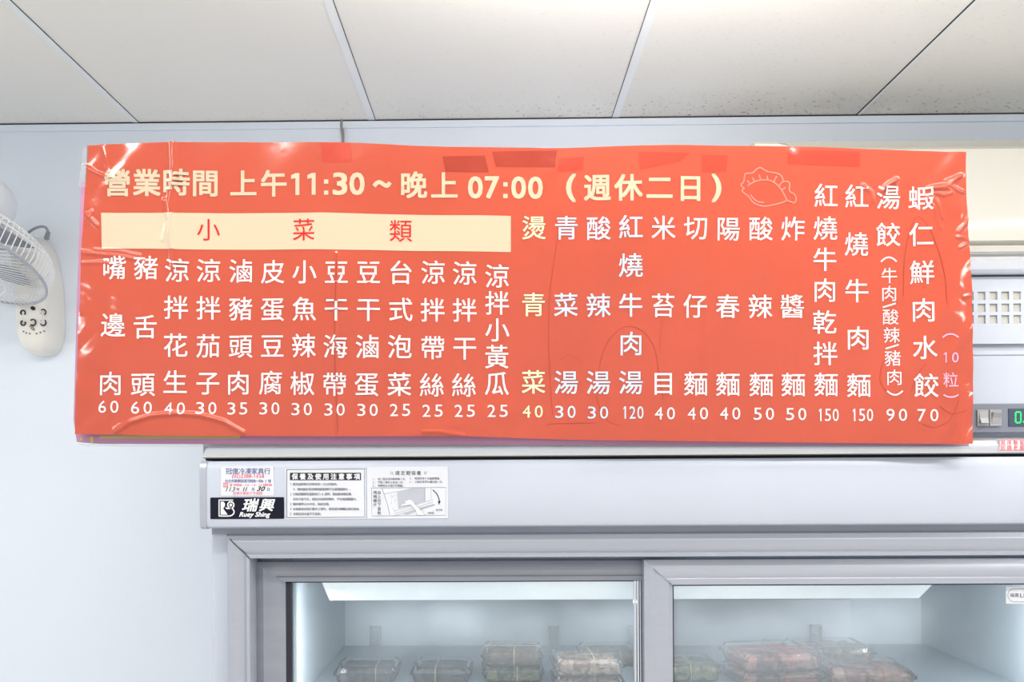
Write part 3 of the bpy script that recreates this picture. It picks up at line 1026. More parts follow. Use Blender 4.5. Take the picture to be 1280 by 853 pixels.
def interp(pts, key):
    xs = [p[0] for p in pts]; ys = [p[1] for p in pts]
    return np.interp(key, xs, ys)


TOP = [(0, 182), (.10, 177), (.175, 176), (.29, 178), (.41, 184), (.52, 185), (.63, 183), (.71, 183), (.8, 183.3), (.9, 186), (1, 190)]
BOT = [(0, 543), (.1, 545), (.3, 546), (.43, 545.5), (.55, 550), (.77, 553), (1, 555.5)]
LEF = [(0, 109), (.13, 106), (.33, 102), (.6, 98.5), (1, 94)]
RIG = [(0, 1208), (.12, 1208), (.28, 1211), (.48, 1214), (.8, 1214), (1, 1210)]


def sheet(nu, nv, top, bot, lef, rig, fmap, th, name, m, parent):
    U, V = np.meshgrid(np.linspace(0, 1, nu + 1), np.linspace(0, 1, nv + 1))
    px = interp(lef, V) * (1 - U) + interp(rig, V) * U
    py = interp(top, U) * (1 - V) + interp(bot, U) * V
    w, n = fmap(px, py)
    P = w.reshape(-1, 3)
    B = P.copy(); B[:, 1] += th
    N = len(P); S = nu + 1
    fs = []
    ii = np.arange(nu)[None, :] + np.arange(nv)[:, None] * S
    ii = ii.reshape(-1)
    front = np.stack([ii, ii + S, ii + S + 1, ii + 1], 1)
    back = np.stack([ii, ii + 1, ii + S + 1, ii + S], 1) + N
    rim = []
    per = [i for i in range(nu)] + [nu + j * S for j in range(nv)] + [nv * S + i for i in range(nu, 0, -1)] + [j * S for j in range(nv, 0, -1)]
    for a, c in zip(per, per[1:] + per[:1]):
        rim.append((a, c, c + N, a + N))
    faces = np.concatenate([front, back, np.array(rim)])
    me = bpy.data.meshes.new(name)
    me.vertices.add(2 * N); me.vertices.foreach_set('co', np.concatenate([P, B]).ravel())
    me.loops.add(len(faces) * 4); me.loops.foreach_set('vertex_index', faces.ravel().astype(np.int32))
    me.polygons.add(len(faces)); me.polygons.foreach_set('loop_start', np.arange(0, len(faces) * 4, 4, dtype=np.int32))
    me.polygons.foreach_set('use_smooth', np.ones(len(faces), bool))
    me.materials.append(m)
    me.update(calc_edges=True)
    me.validate()
    me.set_sharp_from_angle(angle=R(50))
    o = bpy.data.objects.new(name, me)
    COL.objects.link(o)
    attach(o, parent)
    return o


org = at(655, 550, YBN)
bn = thing('menu_banner', 'glossy orange red menu banner with white and cream lettering taped above the freezer doors', 'banner', org)
sheet(840, 280, TOP, BOT, LEF, RIG, on_banner(0), 0.0005, 'printed_sheet', M['banner'], bn)

LIFT = 0.0006
ink = Ink(on_banner(LIFT))
TB = 35.0
for ch, x, y in (('營', 147, 229), ('業', 183.5, 228.5), ('時', 219.5, 227.5), ('間', 255.5, 228), ('上', 303, 228), ('午', 341.5, 228.5)):
    ink.han(ch, x, y, TB, 0, 0.022)
for ch, xa, xb in (('1', 363.5, 374), ('1', 384, 394.5), ('3', 416, 434.5), ('0', 437, 456)):
    ink.fit(ch, xa, 216, xb, 243.5 if ch == '1' else 244.5, 0, 0.034)
for y in (224.5, 238.5):
    ink.rect(405, y, 410.5, y + 5.3)
ink.stroke([(467.5, 233), (471, 229), (475, 228), (480, 231), (484, 232.5), (487.5, 228)], 5, 0, smooth=4)
ink.han('晚', 517, 231.5, TB, 0, 0.022); ink.han('上', 555.5, 232.5, TB, 0, 0.022)
for ch, xa, xb in (('0', 585, 603.5), ('7', 606, 624), ('0', 639, 657.5), ('0', 660, 678.5)):
    ink.fit(ch, xa, 221, xb, 249, 0, 0.034)
for y in (228.5, 243):
    ink.rect(629, y, 634.5, y + 5.3)
ink.fit('(', 707.5, 217.5, 720, 253, 0, 0.03)
for ch, x, y in (('週', 746.5, 235), ('休', 785, 235.5), ('二', 823.5, 236), ('日', 862, 236.5)):
    ink.han(ch, x, y, TB, 0, 0.022)
ink.fit(')', 888.5, 218.5, 901, 254, 0, 0.03)
ink.build('heading_lettering', M['letter_cream'], bn)['label'] = 'bold cream opening hours line'

bar = Ink(on_banner(LIFT))
U = 260
for i in range(U):
    xa, xb = 127 + (638.5 - 127) * i / U, 127 + (638.5 - 127) * (i + 1) / U
    ya = lambda x: float(np.interp(x, [127, 260, 400, 520, 638.5], [266.5, 265.5, 266, 269, 270.3]))
    yb = lambda x: float(np.interp(x, [127, 260, 400, 520, 638.5], [311, 311.5, 312.3, 314, 315.3]))
    bar.quad((xa, ya(xa)), (xb, ya(xb)), (xb, yb(xb)), (xa, yb(xa)), 0, 1, 24)
bar_o = bar.build('category_bar', M['letter_cream'], bn)
bar_o['label'] = 'cream strip across the left half'
ink = Ink(on_banner(LIFT * 2))
for ch, x, y in (('小', 259.5, 286.5), ('菜', 380, 287.5), ('類', 501, 289)): ink.han(ch, x, y, 30, 0, 0.0)
ink.build('lettering', M['letter_red'], bar_o)

COLS = [
    ('w', '嘴143,335 邊142,407 肉139,480', '60', 137, 509), ('w', '豬183,335 舌182,409 頭179.5,481', '60', 178, 510),
    ('w', '涼221,338 拌220,384.5 花219.5,432 生219,478', '40', 219, 511), ('w', '涼260,338 拌260,385 茄260,432.5 子259.5,479', '30', 258, 510.5),
    ('w', '滷300.7,338.5 豬300.7,386 頭300.7,433 肉298,479', '35', 297, 511), ('w', '皮341,340 蛋341,387 豆341,433 腐339,479', '30', 337.5, 511),
    ('w', '小381,340.5 魚381,387 辣380.5,433 椒379,480', '30', 378, 512), ('w', '豆421,341 干421,387.5 海420,434 帶419,481', '30', 419, 512.5),
    ('w', '豆461,341 干461,387.5 滷460,434 蛋459,481', '30', 460, 513), ('w', '台501,341 式501,387.5 泡500,434 菜499.5,481', '25', 500.5, 513),
    ('w', '涼541.5,341 拌541,388 帶541,435 絲540,482', '25', 541, 514), ('w', '涼581,342 拌581,388 干581,435.5 絲580,482', '25', 581, 514),
    ('w', '涼621.5,345.5 拌621.5,379 小621.5,412.5 黃621,446 瓜621,479.5', '25', 622, 514),
    ('g', '燙667.5,285 青667,380.5 菜667,477.5', '40', 666, 514.5), ('b', '青708,285 菜707.5,381 湯708,478', '30', 707, 515),
    ('b', '酸748,286 辣748,382 湯748,478.5', '30', 747.5, 516), ('b', '紅788,285 燒788,332.5 牛788,382 肉788.5,430 湯788.5,478.5', '120', 790.5, 516),
    ('w', '米828.5,286 苔828.5,382.5 目829,479.5', '40', 831, 517), ('w', '切869,286 仔869,383 麵870,480', '40', 872.5, 517),
    ('w', '陽910,286.5 春910,383 麵910.5,480.5', '40', 913, 517), ('w', '酸951,286 辣951,383 麵952,481', '50', 955, 517.5),
    ('w', '炸991.5,286 醬991,383 麵992,481', '50', 995, 518),
    ('w', '紅1033,244.5 燒1032.5,285 牛1032,324 肉1032,362.5 乾1031.5,402.5 拌1032.5,442 麵1033,481', '150', 1035, 519),
    ('w', '紅1072,245 燒1072,304.5 牛1072.5,363 肉1073.5,422.5 麵1074,482', '150', 1077.5, 519),
    ('s', '湯1112,246 餃1112,292.5', '90', 1120, 519),
    ('w', '蝦1152,247 仁1152.5,293 鮮1153,340.5 肉1154,388 水1155,435 餃1156,482.5', '70', 1158, 519.5)]
LM = {'w': M['letter_white'], 's': M['letter_white'], 'g': M['letter_green'], 'b': M['letter_blue']}
for c, st, price, ppx, ppy in COLS:
    ink = Ink(on_banner(LIFT))
    for tok in st.split():
        ch = tok[0]; x, y = tok[1:].split(',')
        ink.han(ch, float(x), float(y), 31.5, 0, 0.005)
    if c == 's':
        for ch, x, y in (('牛', 1113, 344), ('肉', 1112.5, 366.5), ('酸', 1114, 396), ('辣', 1115, 419), ('豬', 1116, 448), ('肉', 1117.5, 472)):
            ink.han(ch, x, y, 21, 0, 0.004)
        for x, y in ((1112.5, 381), (1115.5, 433)):
            ink.stroke([(x - 8, y + 3), (x + 8, y - 2)], 1.9)
        ink.stroke([(1103, 326.5), (1107.5, 322.5), (1112.5, 321), (1117.5, 322.5), (1122, 326.5)], 1.9, smooth=4)
        ink.stroke([(1108.5, 489), (1113, 492.5), (1118, 494), (1123, 492.5), (1127.5, 489)], 1.9, smooth=4)
    o = ink.build('dish_name', LM[c], bn)
    if c == 'g': o['label'] = 'pale green dish name'
    if c == 'b': o['label'] = 'pale blue dish name'
    ink = Ink(on_banner(LIFT))
    if len(price) == 3: ink.digits(price, ppx, ppy, 15.4, 7.6, 9.8)
    else: ink.digits(price, ppx, ppy)
    ink.build('price', LM[c], o)
ink = Ink(on_banner(LIFT))
ink.stroke([(1176.5, 422.5), (1181, 419.3), (1186, 418.3), (1191, 419.3), (1195.5, 422.5)], 1.7, smooth=4)
ink.stroke([(1177, 494), (1181, 496.3), (1186, 497), (1191, 496.3), (1195, 494)], 1.7, smooth=4)
ink.digits('10', 1185.5, 447.5, 12.6, 8.2, 12.5, 0, 0.0); ink.han('粒', 1186, 475.5, 20, 0, 0.0)
ink.build('quantity_note', M['letter_pink'], bn)['label'] = 'small pink note at the right edge'

D = lambda *p: [(900 + a / 10.664, 195 + c / 10.664) for a, c in p]
ink = Ink(on_banner(LIFT))
for s in (D((290, 420), (275, 385), (310, 350), (325, 260), (345, 240), (430, 230), (480, 185), (530, 160), (580, 185), (640, 215), (760, 235), (810, 265), (835, 310), (835, 350)),
          D((790, 400), (810, 365), (850, 345), (900, 345), (925, 375), (920, 440), (930, 480), (975, 505), (1005, 545), (1010, 590), (985, 630), (940, 615), (890, 595)),
          D((360, 405), (450, 350), (540, 325), (640, 325), (720, 355), (800, 430), (850, 510), (890, 595)),
          D((290, 420), (318, 437), (290, 460), (300, 485), (380, 545), (430, 610), (510, 655), (600, 670), (700, 655), (820, 625), (890, 595)),
          D((405, 520), (450, 575), (510, 612), (585, 620)), D((360, 330), (390, 375)), D((425, 290), (455, 340)), D((520, 250), (525, 280), (540, 310)),
          D((622, 265), (635, 318)), D((760, 272), (735, 300), (718, 350)), D((875, 425), (825, 450))):
    ink.stroke(s, 1.7, 0, smooth=4)
ink.build('dumpling_outline', M['outline_pink'], bn)['label'] = 'thin pink dumpling drawing'

for pts, m in ((((401, 179), (438, 179), (440, 203), (403, 203)), 'tape_pale'), (((553, 196), (606, 195), (611, 216), (557, 215)), 'tape'),
               (((615, 190), (696, 188), (694, 209), (620, 209)), 'tape'), (((697, 198), (730, 196), (729, 213), (697, 215)), 'tape_pale'),
               (((797, 191), (862, 193), (850, 204), (799, 214)), 'tape_pale'), (((876, 195), (909, 195), (907, 216), (876, 217)), 'tape_pale'),
               (((984, 188), (1076, 189), (1076, 208), (984, 206)), 'tape_pale')):
    k = Ink(on_banner(LIFT * 0.5))
    k.quad(*pts, 0, 12, 5)
    k.build('tape_patch', M[m], bn)['label'] = 'dark tape showing through the top edge'
k = Ink(on_banner(LIFT * 0.7))
for s, w in (([(697, 298), (692, 330), (687, 370), (686, 430), (688, 475), (691, 520)], 0.45), ([(748, 463), (758, 430), (775, 412), (789, 409), (805, 416), (818, 436), (824, 470), (829, 500)], 0.5),
             ([(745, 495), (752, 515), (762, 528), (777, 533)], 0.6), ([(684, 533), (690, 530), (743, 529)], 0.6), ([(421, 320), (420, 380), (419, 430), (422, 520), (424, 540)], 0.6),
             ([(1130, 370), (1132, 320), (1140, 285), (1148, 270), (1160, 282), (1172, 310), (1180, 345), (1182, 380)], 0.6),
             ([(1138, 490), (1145, 470), (1156, 455)], 0.5), ([(1150, 530), (1165, 535), (1182, 528), (1190, 516), (1196, 500)], 0.5), ([(1172, 508), (1188, 518), (1204, 514)], 0.7),
             ([(700, 450), (712, 444), (728, 452)], 0.4), ([(1105, 450), (1100, 475), (1108, 490)], 0.5), ([(827, 400), (824, 440)], 0.35)):
    k.stroke(s, w, 0, smooth=5)
k.build('crease_mark', M['crease'], bn)['label'] = 'fine dark scratches and crease lines'
k = Ink(on_banner(0.0003))                       # clear laminate border at the upper left and along the right edge
k.quad((104, 186), (111, 182), (107, 234), (97.5, 234), 0, 4, 24)
k.build('clear_edge', M['film'], bn)

# ------------------------------------------------------------------ older mauve banner hanging behind it
ob = thing('old_banner', 'older mauve banner showing as a thin strip behind the orange red menu', 'banner', at(650, 556, -0.7265))
YO = -0.7265
fl = lambda px, py: (at_np(px, py, YO) , None)
sheet(40, 12, [(0, 228), (1, 232)], [(0, 553), (.02, 555), (.5, 557), (1, 558)], [(0, 101.5), (.3, 97.5), (.97, 91.5), (1, 96)], [(0, 1206), (1, 1211)], fl, 0.0005, 'faded_sheet', M['old_banner'], ob)
k = Ink(flat(YO - 0.0005))
k.quad((125, 545), (300, 543), (300, 548.3), (124, 548.6), 0, 10, 1)
k.rect(112.5, 545.5, 117, 554)
k.poly([(99, 551), (101.5, 546), (104.5, 551)])
k.build('yellow_print', M['old_yellow'], ob)
k = Ink(flat(YO - 0.0003))
k.quad((96, 555), (1212, 557), (1216, 562), (110, 558.5), 0, 40, 1)
k.build('clear_edge', M['film'], ob)

# ------------------------------------------------------------------ air conditioner on the wall
ac = thing('air_conditioner', 'cream wall mounted air conditioner partly hidden behind the menu banner', 'air conditioner', at(1150, 320, -0.1))
YA = -0.225
xa0 = X(945, 250, YA); xa1 = xa0 + 0.98
zA1, zA0, zAl = Z(1100, 179.5, YA), Z(1230, 306, YA), Z(1230, 319, YA)
b = MB()


def ac_prof(top, front, bot):
    return [(-0.002, bot + 0.03), (-0.10, bot), (front + 0.03, bot), (front + 0.006, bot + 0.012), (front, bot + 0.05), (front, top - 0.035), (front + 0.006, top - 0.012), (front + 0.022, top), (-0.002, top)]


zcap = Z(960, 172, YA)
xs = [xa0, X(975, 200, YA), X(986, 200, YA), X(994, 200, YA), X(1003, 200, YA), X(1010, 200, YA)]
tops = [zcap, zcap - 0.001, zcap - 0.005, zcap - 0.012, zA1 + 0.001, zA1]
b.rings([[(x, y, z) for y, z in ac_prof(t, YA, zA0 - 0.012)] for x, t in zip(xs, tops)])
b.build('end_cap', M['ac_cream'], ac, smooth=True, sharp=35)
b = MB(); b.extrude_x(ac_prof(zA1, YA + 0.001, zA0), xs[-1] - 0.002, xa1)
b.build('front_panel', M['ac_cream'], ac, smooth=True, sharp=35)
b = MB()
zr = Z(1140, 176.5, -0.16)
b.box(xs[3], xa1, -0.16, -0.002, zA1 - 0.02, zr)
for i in range(16):
    xx = xs[4] + (xa1 - xs[4]) * i / 16
    b.box(xx, xx + 0.004, -0.158, -0.01, zr, zr + 0.002)
b.build('top_grille', M['ac_grey'], ac)
b = MB()
b.extrude_x([(-0.03, zAl), (YA + 0.05, zAl), (YA + 0.012, zAl + 0.006), (YA + 0.006, zA0 - 0.002), (YA + 0.03, zA0 + 0.004), (-0.03, zA0 + 0.02)], xs[1], xa1)
b.build('air_outlet', M['ac_grey'], ac)
b = MB(); b.extrude_x([(YA + 0.004, zA0 - 0.001), (YA + 0.001, zA0 - 0.003), (YA + 0.008, zAl + 0.010), (YA + 0.014, zAl + 0.010)], xs[2], xa1 - 0.03)
b.build('louver', M['ac_cream'], ac)

# ------------------------------------------------------------------ cable from the ceiling
b = MB()
xc = X(427, 160, -0.006)
pts = [(xc, -0.006, ZC - 0.001), (xc, -0.008, ZC - 0.02), (X(428.5, 170, -0.008), -0.008, Z(428, 170, 0)), (X(429, 176, -0.008), -0.008, Z(428, 182, 0)), (xc + 0.006, -0.008, ZC - 0.5)]
b.tube(catmull(pts, 5), 0.0034, 8)
o = b.build('wall_cable', mat('grey_brown_cable', (142, 138, 134), 0.6), smooth=True)
o['label'] = 'short grey cable running down the wall from the ceiling'; o['category'] = 'cable'

# ------------------------------------------------------------------ wall fan
fan = thing('wall_fan', 'white wall mounted fan with wire guard at the left edge', 'fan', at(50, 440, 0))
b = MB()
YW = 0.0


def base_section(px_l, px_r, py, dep, n=20):
    """half rounded slice of the wall box"""
    a, c = at(px_l, py, -0.05), at(px_r, py, -0.003)
    cx, hw = (a.x + c.x) / 2, (c.x - a.x) / 2
    out = []
    for i in range(n + 1):
        t = math.pi * i / n
        cc, ss = math.cos(t), math.sin(t)
        e = 0.55
        out.append((cx - hw * math.copysign(abs(cc) ** e, cc), -0.001 - dep * (ss ** 0.6 if ss > 0 else 0), a.z))
    return out


secs = [(38, 64, 442.5, 0.02), (30, 71, 440, 0.045), (25, 76, 434, 0.062), (22, 79.5, 424, 0.072), (20.5, 81, 408, 0.078), (20, 80.8, 385, 0.082), (19, 79.5, 360, 0.085),
        (17, 77, 340, 0.086), (14, 73.5, 322, 0.084), (12, 69, 308, 0.078), (12, 63, 299, 0.066), (15, 56, 293.5, 0.045), (22, 46, 290.5, 0.02)]
b.rings([base_section(*q) for q in secs])
base = b.build('wall_box', M['fan_white'], fan, smooth=True, sharp=60)
YFB = -0.084


def fan_surface(px, py):
    # depth of the box front where a mark sits
    q = [float(np.interp(py, [k[2] for k in secs][::-1], [k[c] for k in secs][::-1])) for c in (0, 1, 3)]
    xl, xr = at(q[0], py, -0.05).x, at(q[1], py, -0.003).x
    Y = -q[2]
    for _ in range(12):
        c = max(-0.97, min(0.97, (at(px, py, Y).x - (xl + xr) / 2) / ((xr - xl) / 2)))
        c = abs(c) ** (1 / 0.55)
        Y = -0.001 - q[2] * math.sqrt(1 - c * c) ** 0.6
    return Y - 0.0014


for px, py, rr, gap in ((28.6, 391, 3.0, 90), (54, 390.5, 3.6, 100), (28.8, 404, 3.0, -70), (41, 403.3, 3.8, 180), (54, 403.4, 3.8, -90)):
    k = MB()
    pts = []
    for q in np.linspace(gap + 40, gap + 320, 16):
        aa = R(q)
        x_, y_ = px + rr * 0.92 * math.cos(aa), py + rr * math.sin(aa)
        pts.append(at(x_, y_, fan_surface(px, py)))
    k.tube(pts, 0.0017, 6)
    k.build('button_ring', M['fan_black'], base, smooth=True)
k = MB(); k.lathe([(0.0005, 0.004), (0.004, 0.0035), (0.0052, 0.0), (0.0052, -0.006)], 14, T=Matrix.Translation(at(41, 385.5, fan_surface(41, 386))) @ Matrix.Rotation(R(90), 4, 'X'))
k.build('screw', M['fan_black'], base, smooth=True)
k = MB()
for px, py in ((29, 414.5), (32.5, 416.3), (36.7, 417.2), (45.3, 417), (50, 415.8), (54.8, 414)):
    k.lathe([(0.0002, 0.001), (0.0014, 0.0006), (0.0016, -0.003)], 8, T=Matrix.Translation(at(px, py, fan_surface(px, py))) @ Matrix.Rotation(R(90), 4, 'X'))
k.build('speed_marks', M['fan_black'], base)
k = MB()
for px, py, r_ in ((40, 410.5, 0.004), (41.5, 412, 0.003), (39.5, 409, 0.0025), (37, 408, .0015)):
    k.lathe([(0.0002, 0.0004), (r_, 0.0), (r_, -0.003)], 9, T=Matrix.Translation(at(px, py, fan_surface(px, py))) @ Matrix.Rotation(R(90), 4, 'X'))
k.build('rust_spot', M['rust'], base)

NF = Vector((-0.17680707, -0.32520359, -0.92896818)).normalized()
CF = Vector((-1.26015174, -0.27428709, 2.10719115))
RF = 0.2
AX = NF.cross(Vector((0, 0, 1))).normalized()
BX = NF.cross(AX).normalized()
TF = Matrix((AX.to_4d(), BX.to_4d(), NF.to_4d(), (0, 0, 0, 1))).transposed()
TF = Matrix(((AX.x, BX.x, NF.x, CF.x), (AX.y, BX.y, NF.y, CF.y), (AX.z, BX.z, NF.z, CF.z), (0, 0, 0, 1)))


def ring(r_, h, n=72): return [TF @ Vector((r_ * math.cos(2 * math.pi * i / n), r_ * math.sin(2 * math.pi * i / n), h)) for i in range(n)]


def wire(prof, a0, twist, n=8):
    out = []
    for i, (r_, h) in enumerate(prof):
        aa = a0 + twist * (1 - r_ / RF)
        out.append(TF @ Vector((r_ * math.cos(aa), r_ * math.sin(aa), h)))
    return out


b = MB()                                          # front guard: spiral wires on a shallow dome
for i in range(84):
    b.tube(wire([(0.045, 0.034), (0.09, 0.031), (0.14, 0.022), (0.18, 0.010), (0.2, 0.0)], 2 * math.pi * i / 84, 0.9), 0.0009, 4)
for r_, h in ((0.045, 0.034), (0.12, 0.027)):
    b.tube(ring(r_, h), 0.0014, 6, closed=True)
b.build('front_guard', M['fan_wire'], fan, smooth=True)
b = MB(); b.tube(ring(RF, 0.0), 0.0034, 8, closed=True); b.build('guard_rim', M['fan_ring'], fan, smooth=True)
b = MB(); b.lathe([(0.0005, 0.041), (0.03, 0.039), (0.044, 0.035), (0.046, 0.030), (0.001, 0.029)], 32, T=TF); b.build('guard_badge', M['fan_white'], fan, smooth=True)
b = MB()                                          # rear guard basket
for i in range(96):
    b.tube(wire([(0.2, 0.0), (0.203, -0.02), (0.202, -0.046), (0.19, -0.066), (0.13, -0.088), (0.06, -0.100)], 2 * math.pi * i / 96, -0.35), 0.0011, 4)
for r_, h in ((0.203, -0.047), (0.19, -0.066), (0.15, -0.081), (0.10, -0.093), (0.062, -0.100)):
    b.tube(ring(r_, h), 0.0018, 6, closed=True)
b.build('rear_guard', M['fan_wire'], fan, smooth=True)
M['blade'] = clear_mat('translucent_blade', (206, 210, 220), 0.72, 0.15, 0.10)
for q in range(3):                                # blades: broad twisted paddles
    b = MB(); vs_, fs_ = [], []
    nr, na = 12, 12
    for side in (0, 1):
        for i in range(nr + 1):
            rr = 0.028 + (0.172 - 0.028) * i / nr
            for j in range(na + 1):
                sp = 0.55 + 0.45 * math.sin(math.pi * min(1, i / nr * 0.8 + 0.1))
                aa = q * 2 * math.pi / 3 + 0.25 + (j / na) * 1.65 * sp + 0.25 * (i / nr)
                h = -0.048 + 0.040 * (j / na - 0.5) * (1 - 0.3 * i / nr) + (0.0014 if side else 0)
                vs_.append(TF @ Vector((rr * math.cos(aa), rr * math.sin(aa), h)))
    S = na + 1; N = (nr + 1) * S
    for i in range(nr):
        for j in range(na):
            a = i * S + j
            fs_ += [(a, a + 1, a + S + 1, a + S), (N + a, N + a + S, N + a + S + 1, N + a + 1)]
    per = [j for j in range(na)] + [na + i * S for i in range(nr)] + [nr * S + j for j in range(na, 0, -1)] + [i * S for i in range(nr, 0, -1)]
    for a, c in zip(per, per[1:] + per[:1]): fs_.append((a, c, N + c, N + a))
    b.add(vs_, fs_)
    b.build('fan_blade', M['blade'], fan, smooth=True, sharp=50)
b = MB(); b.lathe([(0.0005, -0.022), (0.02, -0.025), (0.03, -0.034), (0.031, -0.07), (0.0005, -0.072)], 28, T=TF); b.build('blade_hub', M['fan_white'], fan, smooth=True)
b = MB(); b.lathe([(0.05, -0.103), (0.070, -0.108), (0.078, -0.122), (0.079, -0.16), (0.075, -0.185), (0.060, -0.205), (0.03, -0.218), (0.0005, -0.221)], 36, T=TF)
b.build('motor_housing', mat('motor_white', (228, 230, 236), 0.35), fan, smooth=True)
b = MB()
nk = [at(40, 305, -0.05), at(34, 304, -0.10), at(24, 298, -0.16), TF @ Vector((0.02, 0.02, -0.15))]
b.tube(catmull(nk, 6), 0.022, 14); b.build('neck', M['fan_white'], fan, smooth=True)
b = MB()
cp_ = [at(30, 297, -0.05), at(36, 290.5, -0.055), at(45, 285, -0.06), at(53, 283.3, -0.06), at(58.5, 286, -0.058), at(59.5, 293, -0.055), at(58, 300, -0.05)]
b.tube(catmull(cp_, 6), 0.0034, 8); b.build('power_cord', M['cord_grey'], fan, smooth=True)
b = MB()
for k in range(6):
    p0, p1 = at(60.5 - 0.45 * k, 289.5 + 1.7 * k, -0.056), at(60.3 - 0.45 * k, 290.6 + 1.7 * k, -0.056)
    b.tube([p0, p1], 0.0052 + 0.0003 * k, 10)
b.build('cord_sleeve', M['cord_grey'], fan, smooth=True)

# ------------------------------------------------------------------ food boxes on the top shelf


def food_box(w, d, h, food, bands, seed, label, x, y, z, rz, group='clear food boxes on the top shelf', crinkle=True):
    t = thing('food_box', label, 'food box', (x, y, z), group)
    t.rotation_euler = (0, 0, rz)
    rnd = random.Random(seed)

    def loop(sx, sy, zz, n=5, r_=0.012):
        out = []
        for cx, cy, a0 in ((sx - r_, sy - r_, 0), (-sx + r_, sy - r_, 90), (-sx + r_, -sy + r_, 180), (sx - r_, -sy + r_, 270)):
            for i in range(n + 1):
                a = R(a0 + 90 * i / n)
                out.append((cx + r_ * math.cos(a), cy + r_ * math.sin(a), zz))
        return out
    W_, D_ = w / 2, d / 2
    hm = h * 0.60

    def put(b, name, m, smooth=True, sharp=35):
        o = b.build(name, m, None, smooth=smooth, sharp=sharp)
        o.parent = t
        return o
    b = MB(); b.rings([loop(W_ * 0.86, D_ * 0.88, 0.0), loop(W_ * 0.88, D_ * 0.9, 0.002), loop(W_ * 0.96, D_ * 0.96, hm - 0.003), loop(W_, D_, hm - 0.002), loop(W_, D_, hm)])
    put(b, 'tray', M['plastic'])
    b = MB(); b.rings([loop(W_, D_, hm + 0.0005), loop(W_, D_, hm + 0.0025), loop(W_ * 0.95, D_ * 0.95, hm + 0.003), loop(W_ * 0.92, D_ * 0.92, h - 0.004), loop(W_ * 0.88, D_ * 0.9, h - 0.001),
                       loop(W_ * 0.80, D_ * 0.82, h), loop(W_ * 0.76, D_ * 0.78, h - 0.002)])
    put(b, 'lid', M['plastic'])
    b = MB()
    nx, ny = 16, 16
    vs_, fs_ = [], []
    for j in range(ny + 1):
        for i in range(nx + 1):
            u, v = i / nx * 2 - 1, j / ny * 2 - 1
            e = max(0.0, 1 - max(abs(u), abs(v)) ** 14)
            zz = 0.004 + (h * 0.93 - 0.006) * e * (0.80 + 0.20 * rnd.random())
            kk = 0.84 + 0.08 * min(1.0, zz / hm) if zz < hm else 0.90
            vs_.append((u * W_ * kk, v * D_ * kk, zz))
    for j in range(ny):
        for i in range(nx):
            a = j * (nx + 1) + i
            fs_.append((a, a + 1, a + nx + 2, a + nx + 1))
    o = len(vs_)
    vs_ += [(-W_ * 0.84, -D_ * 0.86, 0.003), (W_ * 0.84, -D_ * 0.86, 0.003), (W_ * 0.84, D_ * 0.86, 0.003), (-W_ * 0.84, D_ * 0.86, 0.003)]
    fs_.append((o + 3, o + 2, o + 1, o))
    b.add(vs_, fs_)
    put(b, 'food', M[food])
    for (ax, off, mm) in bands:
        b = MB(); g = 0.0012
        if ax == 'y':        # band running front to back
            pts = [(off, -D_ - g, hm * 0.5), (off, -D_ - g, hm + 0.003), (off, -D_ * 0.9, h + g), (off + 0.002, 0, h + g), (off, D_ * 0.9, h + g), (off, D_ + g, hm), (off, D_ * 0.9, 0.001), (off, -D_ * 0.9, 0.001)]
        else:
            pts = [(-W_ - g, off, hm * 0.5), (-W_ - g, off, hm + 0.003), (-W_ * 0.9, off, h + g), (0, off + 0.002, h + g), (W_ * 0.9, off, h + g), (W_ + g, off, hm), (W_ * 0.9, off, 0.001), (-W_ * 0.9, off, 0.001)]
        b.tube(pts, 0.0007, 6, closed=True)
        put(b, 'rubber_band', M[mm])
    return t


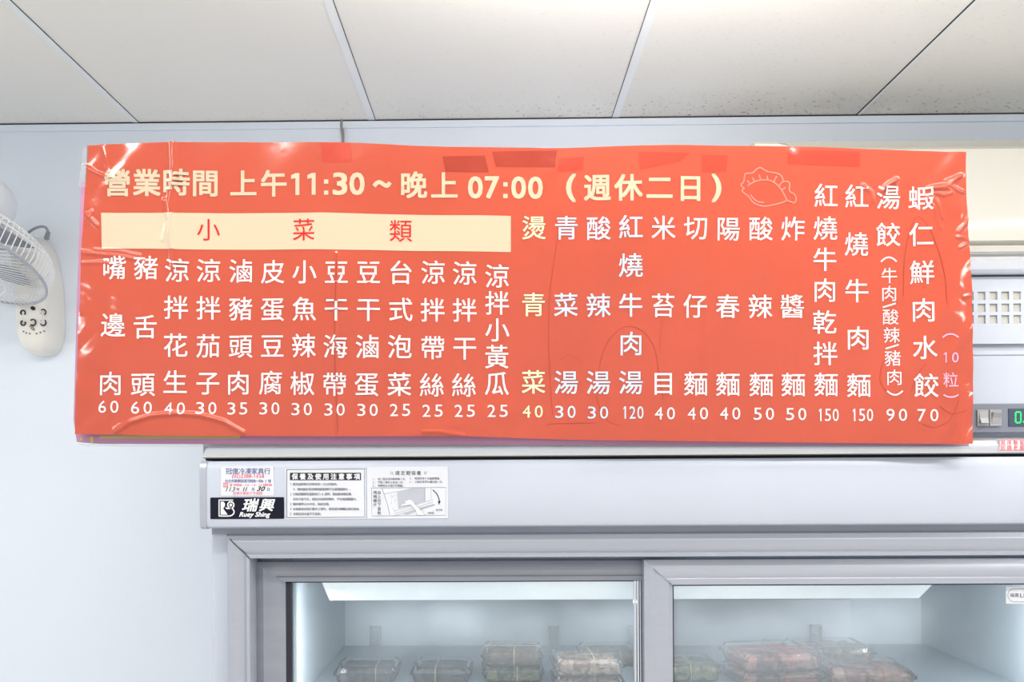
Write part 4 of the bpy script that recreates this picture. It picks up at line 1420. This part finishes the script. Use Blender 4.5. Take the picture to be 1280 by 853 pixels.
def fx(px, Y): return X(px, 830, Y)
BH = 0.032
T2 = ZS + BH + 0.0008
food_box(0.128, 0.10, BH, 'food_dark', [('y', 0.02, 'band_tan')], 1, 'clear box of dark food nearest the left freezer wall', fx(455, -0.53), -0.48, ZS, 0.05)
food_box(0.122, 0.10, BH, 'food_dark', [('y', -0.01, 'band_tan')], 2, 'clear box of dark food between leftmost box and brown stack', fx(551, -0.53), -0.48, ZS, -0.02)
food_box(0.124, 0.095, BH, 'food_green', [('y', 0.008, 'band_tan')], 3, 'clear box beneath the box of brown shredded food', fx(641, -0.53), -0.48, ZS, 0.02)
food_box(0.124, 0.095, BH, 'food_brown', [('y', 0.004, 'band_tan'), ('x', -0.01, 'band_tan')], 4, 'clear box of brown shredded food on top of its stack', fx(641, -0.53), -0.482, T2, -0.03)
food_box(0.136, 0.10, BH, 'food_pale', [('y', 0.01, 'band_tan')], 5, 'bottom box of the pale stack beside the door edge', fx(737, -0.60), -0.55, ZS, 0.0)
food_box(0.136, 0.10, BH, 'food_pale', [('y', 0.008, 'band_tan')], 6, 'upper clear box of pale brown food beside the door edge', fx(737, -0.60), -0.55, T2, 0.04)
food_box(0.13, 0.10, BH, 'food_brown', [('y', 0.02, 'band_tan')], 7, 'box peeping up behind the pale brown stack', fx(764, -0.41), -0.36, ZS, 0.0)
food_box(0.115, 0.11, BH * 1.1, 'food_green', [('y', -0.006, 'band_tan')], 8, 'clear box of green vegetables at left of right door', fx(868, -0.53), -0.47, ZS, 0.02)
food_box(0.168, 0.12, BH, 'food_meat', [('y', 0.0, 'band_red')], 9, 'lower box of the red meat stack', fx(978, -0.57), -0.51, ZS, 0.10)
food_box(0.168, 0.12, BH * 1.1, 'food_meat', [('y', 0.012, 'band_red'), ('x', -0.02, 'band_red')], 10, 'upper box of red brown meat tied with red bands', fx(978, -0.57), -0.51, T2, 0.12)
food_box(0.165, 0.13, BH, 'food_meat_pale', [('y', 0.02, 'band_red')], 11, 'box of pale meat right of the red meat stack', fx(1096, -0.55), -0.49, ZS, -0.16)
food_box(0.17, 0.11, BH, 'food_pale', [('y', 0.0, 'band_tan')], 12, 'box at the back behind the red meat stack', fx(1048, -0.38), -0.33, ZS, 0.0)

bpy.data.objects.remove(_dobj)
